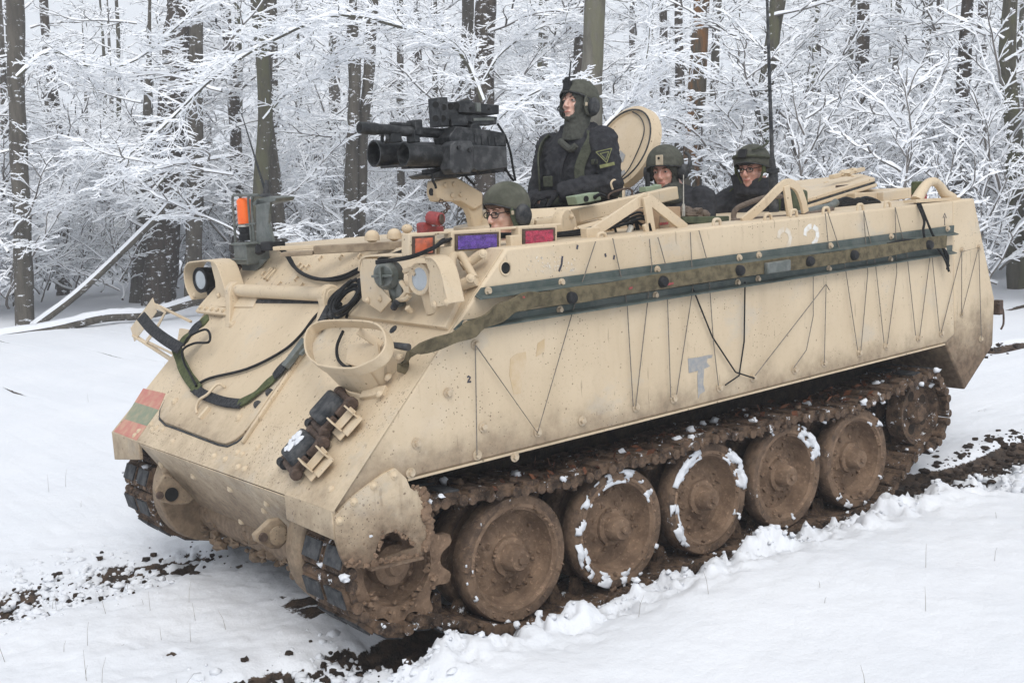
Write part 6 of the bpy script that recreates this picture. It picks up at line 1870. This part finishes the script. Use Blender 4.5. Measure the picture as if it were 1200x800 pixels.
def webbing(t, Mt, zs_as, w, mat='vest', off=.034, name='vest_strap', th=.010):
    P = curve([torso_pt(z, R_(a), off) for z, a in zs_as], 4)
    N = [V((p.x, p.y, .0)).normalized() for p in P]
    m = MB(); m.ribbon(P, N, w, th); return xf(m, Mt).build(name, M[mat], t, .003)
webbing(t, Mt, [(-.03, 60), (-.07, 52), (-.14, 40), (-.24, 34), (-.36, 42), (-.44, 55)], .055)
webbing(t, Mt, [(-.03, -60), (-.07, -52), (-.14, -40), (-.24, -34), (-.36, -42), (-.44, -55)], .055)
webbing(t, Mt, [(-.37, 55), (-.38, 30), (-.385, 0), (-.38, -30), (-.37, -55)], .05)
webbing(t, Mt, [(-.40, 58), (-.37, 70), (-.36, 90), (-.37, 120)], .045)
webbing(t, Mt, [(-.10, 12), (-.20, 6), (-.30, 4), (-.42, 2)], .022, 'jacket', .03, 'zip_flap')
m = MB(); m.box(torso_pt(-.28, R_(-12), .035), (.012, .07, .06)); xf(m, Mt).build('vest_pouch', M['vest'], t, .006)
m = MB(); m.box(torso_pt(-.19, R_(62), .035), (.03, .05, .03)); xf(m, Mt).build('vest_pouch', M['vest'], t, .006)
m = MB(); q = torso_pt(-.115, R_(20), .045); m.tube(curve([q + V((0, .03, .02)), q + V((.01, .0, .0)), q + V((.0, -.05, .02)), q + V((-.01, -.10, .05))], 4), .018, 8); xf(m, Mt).build('scarf_knot', M['balaclava'], t)
# upper arm patch: inverted triangle with chevron
shl, ell_ = arms['l'][0], arms['l'][1]
ad = (ell_ - shl).normalized(); pn = V((.72, .69, .05)); pn = (pn - ad * pn.dot(ad)).normalized(); px_ = ad.cross(pn)
pc = shl.lerp(ell_, .50) + pn * .096
m = MB(); m.prism([pc + px_ * .045 - ad * .035, pc - px_ * .045 - ad * .035, pc - px_ * .004 + ad * .045, pc + px_ * .004 + ad * .045], pn * .004); pt_ = xf(m, Mt).build('arm_patch', M['jacket'], t)
m = MB(); q = pc + pn * .0045
for k_ in (1.0, .55):
    tr = [q + px_ * .043 * k_ - ad * .033 * k_, q - px_ * .043 * k_ - ad * .033 * k_, q + ad * .042 * k_]
    for i in range(3): m.beam(tr[i], tr[(i + 1) % 3], .0045, .003, pn)
m.beam(q + px_ * .04 + ad * .055, q - px_ * .04 + ad * .055, .018, .003, pn)
xf(m, Mt).build('patch_stitching', M['yellow_thread'], pt_)
# --- driver, only his head above the plate
hc_ = S(592, 248.5, .64); nb = hc_ + V((-.03, 0, -.20))
arms = {'l': (V((.0, .20, -.10)), V((.12, .24, -.34)), V((.34, .14, -.42)), V((1, 0, -.1)), V((0, 0, 1)), 1.2), 'r': (V((.0, -.20, -.10)), V((.12, -.24, -.34)), V((.34, -.14, -.42)), V((1, 0, -.1)), V((0, 0, 1)), 1.2)}
t, Mt, Mh = person('driver with black glasses and domed helmet, only his head showing above the roof edge', nb, 0, hc_, R_(2), R_(-4), arms, M['skin'], 7, None)
hm = helmet(t, Mh, M['helmet_camo'], .128, .112, .122, side=.0, back=-.06, front=.056)
for s_ in (-1, 1):
    m = MB(); m.loft([[V((x, s_ * (.088 + o_), z)) for x, z in ((-.085, .03), (.045, .035), (.048, -.02), (.03, -.08), (-.03, -.10), (-.08, -.07))][::s_] for o_ in (0, .018)])
    xf(m, Mh).build('helmet_flap', M['olive'], t, .012)
for s_ in (-1, 1): earcup(t, Mh, s_, M['rubber'], -.02, -.022, (.046, .056), .106, .034)
glasses(t, Mh)
m = MB(); m.ell((.060, 0, .045), (.040, .068, .028), None, 18, 10); m.ell((.03, .066, .02), (.03, .012, .03), None, 12, 8); fuse(xf(m, Mh), 'hair', M['hair'], .006, t, 1, wrinkle(9, .003, 3))
m = MB(); m.box((.045, .112, -.0), (.012, .01, .02)); xf(m, Mh).build('flap_button', M['patch_tan'], hm, .002)
# --- left rear man
hc_ = S(779, 199, .20); nb = S(788, 218, .16)
arms = {'l': (V((.0, .20, -.10)), V((.10, .26, -.33)), V((.30, .10, -.40)), V((1, -.3, -.1)), V((0, 0, 1)), 1.1), 'r': (V((.0, -.20, -.10)), V((.12, -.24, -.34)), V((.32, -.14, -.40)), V((1, 0, -.1)), V((0, 0, 1)), 1.1)}
t, Mt, Mh = person('ruddy faced crew man with a pale square patch on the front of his plain helmet', nb, R_(18), hc_, R_(26), R_(-8), arms, M['skin_red'], 12, None)
hm = helmet(t, Mh, M['helmet'], .134, .115, .122, side=.010, back=-.045, front=.045, brim=.06)
m = MB(); m.box((.118, .010, .078), (.014, .046, .062), Matrix.Rotation(R_(-14), 3, 'Y')); pp = xf(m, Mh).build('helmet_plate', M['patch_tan'], hm, .003)
m = MB(); m.cyl((.1275, .010, .092), (.131, .010, .092), .008, .008, 10); m.box((.124, .010, .066), (.006, .022, .010)); xf(m, Mh).build('plate_slot', M['dark_hole'], pp)
collar(t, Mh, M['balaclava'], 'scarf', 3, 3, .08)
hood(t, Mh, M['balaclava'], 1.05, (.060, .078, -.03), .030)
for s_ in (-1, 1): earcup(t, Mh, s_, M['rubber'], -.02, -.015, (.040, .05), .098, .04)
m = MB(); m.tube(curve([(-.02, .14, -.02), (-.03, .155, .03), (-.05, .15, .07), (-.07, .12, .09)], 5), .010, 8); xf(m, Mh).build('headset_band', M['rubber'], hm); m = MB(); m.tube(curve([(-.03, .14, -.03), (-.07, .15, .0), (-.09, .14, .05)], 5), .010, 8); xf(m, Mh).build('headset_band', M['rubber'], hm); m = MB(); m.tube([(.03, -.11, -.03), (.08, -.09, -.06), (.10, -.05, -.075)], .006, 6); xf(m, Mh).build('microphone', M['rubber'], hm)
# --- right rear man
hc_ = S(881, 197, .30); nb = S(890, 215, .26)
arms = {'l': (V((.0, .205, -.11)), V((.10, .27, -.30)), V((.36, .12, -.36)), V((1, -.2, -.15)), V((0, .2, 1)), .8), 'r': (V((.02, -.20, -.10)), V((.24, -.30, -.20)), V((.46, -.22, -.28)), V((1, 0, -.1)), V((0, 0, 1)), 1.0)}
t, Mt, Mh = person('crew man in clear goggles and strapped helmet with his collar turned up, reaching forward', nb, R_(10), hc_, R_(14), R_(-4), arms, M['skin_red'], 16, None)
hm = helmet(t, Mh, M['helmet'], .134, .116, .122, side=.0, back=-.045, front=.048, brim=.05)
m = MB()
for z0, r_ in ((.055, 1.0),):
    P = []
    for i in range(28):
        a = 2 * math.pi * i / 28; P.append(V((-.016 + .137 * math.cos(a), .119 * math.sin(a), .062 + .03 * math.cos(a))))
    m.tube(P + [P[0]], .011, 6)
P = [V((-.016 + .10 * math.cos(a), .05 + .085 * math.sin(a) * .6, .145 - .02 * math.cos(a))) for a in [2 * math.pi * i / 16 for i in range(16)]]
m.tube(P[:9], .008, 6)
xf(m, Mh).build('helmet_band', M['vest'], hm)
m = MB(); m.box((.122, .0, .105), (.02, .06, .06), Matrix.Rotation(R_(-25), 3, 'Y')); xf(m, Mh).build('helmet_mount', M['black_plastic'], hm, .004)
m = MB(); m.ell((.062, 0, .045), (.052, .080, .022), None, 18, 10); xf(m, Mh).build('helmet_liner', M['rubber'], hm, angle=80)
glasses(t, Mh, True)
m = MB()
for s_ in (-1, 1): m.tube(curve([(.03, s_ * .098, .02), (.03, s_ * .082, -.05), (.05, s_ * .05, -.10), (.075, s_ * .015, -.118)], 4), .008, 6); m.box((.028, s_ * .10, -.01), (.03, .012, .05))
xf(m, Mh).build('chin_strap', M['web'], hm, angle=80)
collar(t, Mh @ Matrix.Translation((-.030, 0, .014)), M['jacket'], 'collar', 6, 3, .088)
m = MB(); m.prism([Mt @ V(p) for p in [(.15, -.09, -.10), (.17, .05, -.10), (.155, .05, .0), (.15, -.05, .085), (.14, -.13, .06)]], (.014, 0, .004)); m.build('collar_flap', M['jacket'], t, .006)
webbing(t, Mt, [(-.02, 70), (-.06, 60), (-.14, 50), (-.26, 45), (-.40, 50)], .05, 'web')
webbing(t, Mt, [(-.02, -70), (-.06, -60), (-.14, -50), (-.26, -45), (-.40, -50)], .05, 'web')

# ================================================================ THE AIR
m = MB(); m.box((-70, -70, 9), (400, 400, 24))
hz = m.build('haze', [], None, smooth=False); hz['kind'] = 'stuff'
hm_ = bpy.data.materials.new('haze'); hm_.use_nodes = True
nn_ = hm_.node_tree.nodes; nn_.remove(nn_['Principled BSDF'])
pv = nn_.new('ShaderNodeVolumePrincipled'); pv.inputs['Color'].default_value = (.93, .95, .98, 1); pv.inputs['Density'].default_value = HAZE; pv.inputs['Anisotropy'].default_value = .2
hm_.node_tree.links.new(pv.outputs[0], nn_['Material Output'].inputs['Volume'])
hz.data.materials.clear(); hz.data.materials.append(hm_)
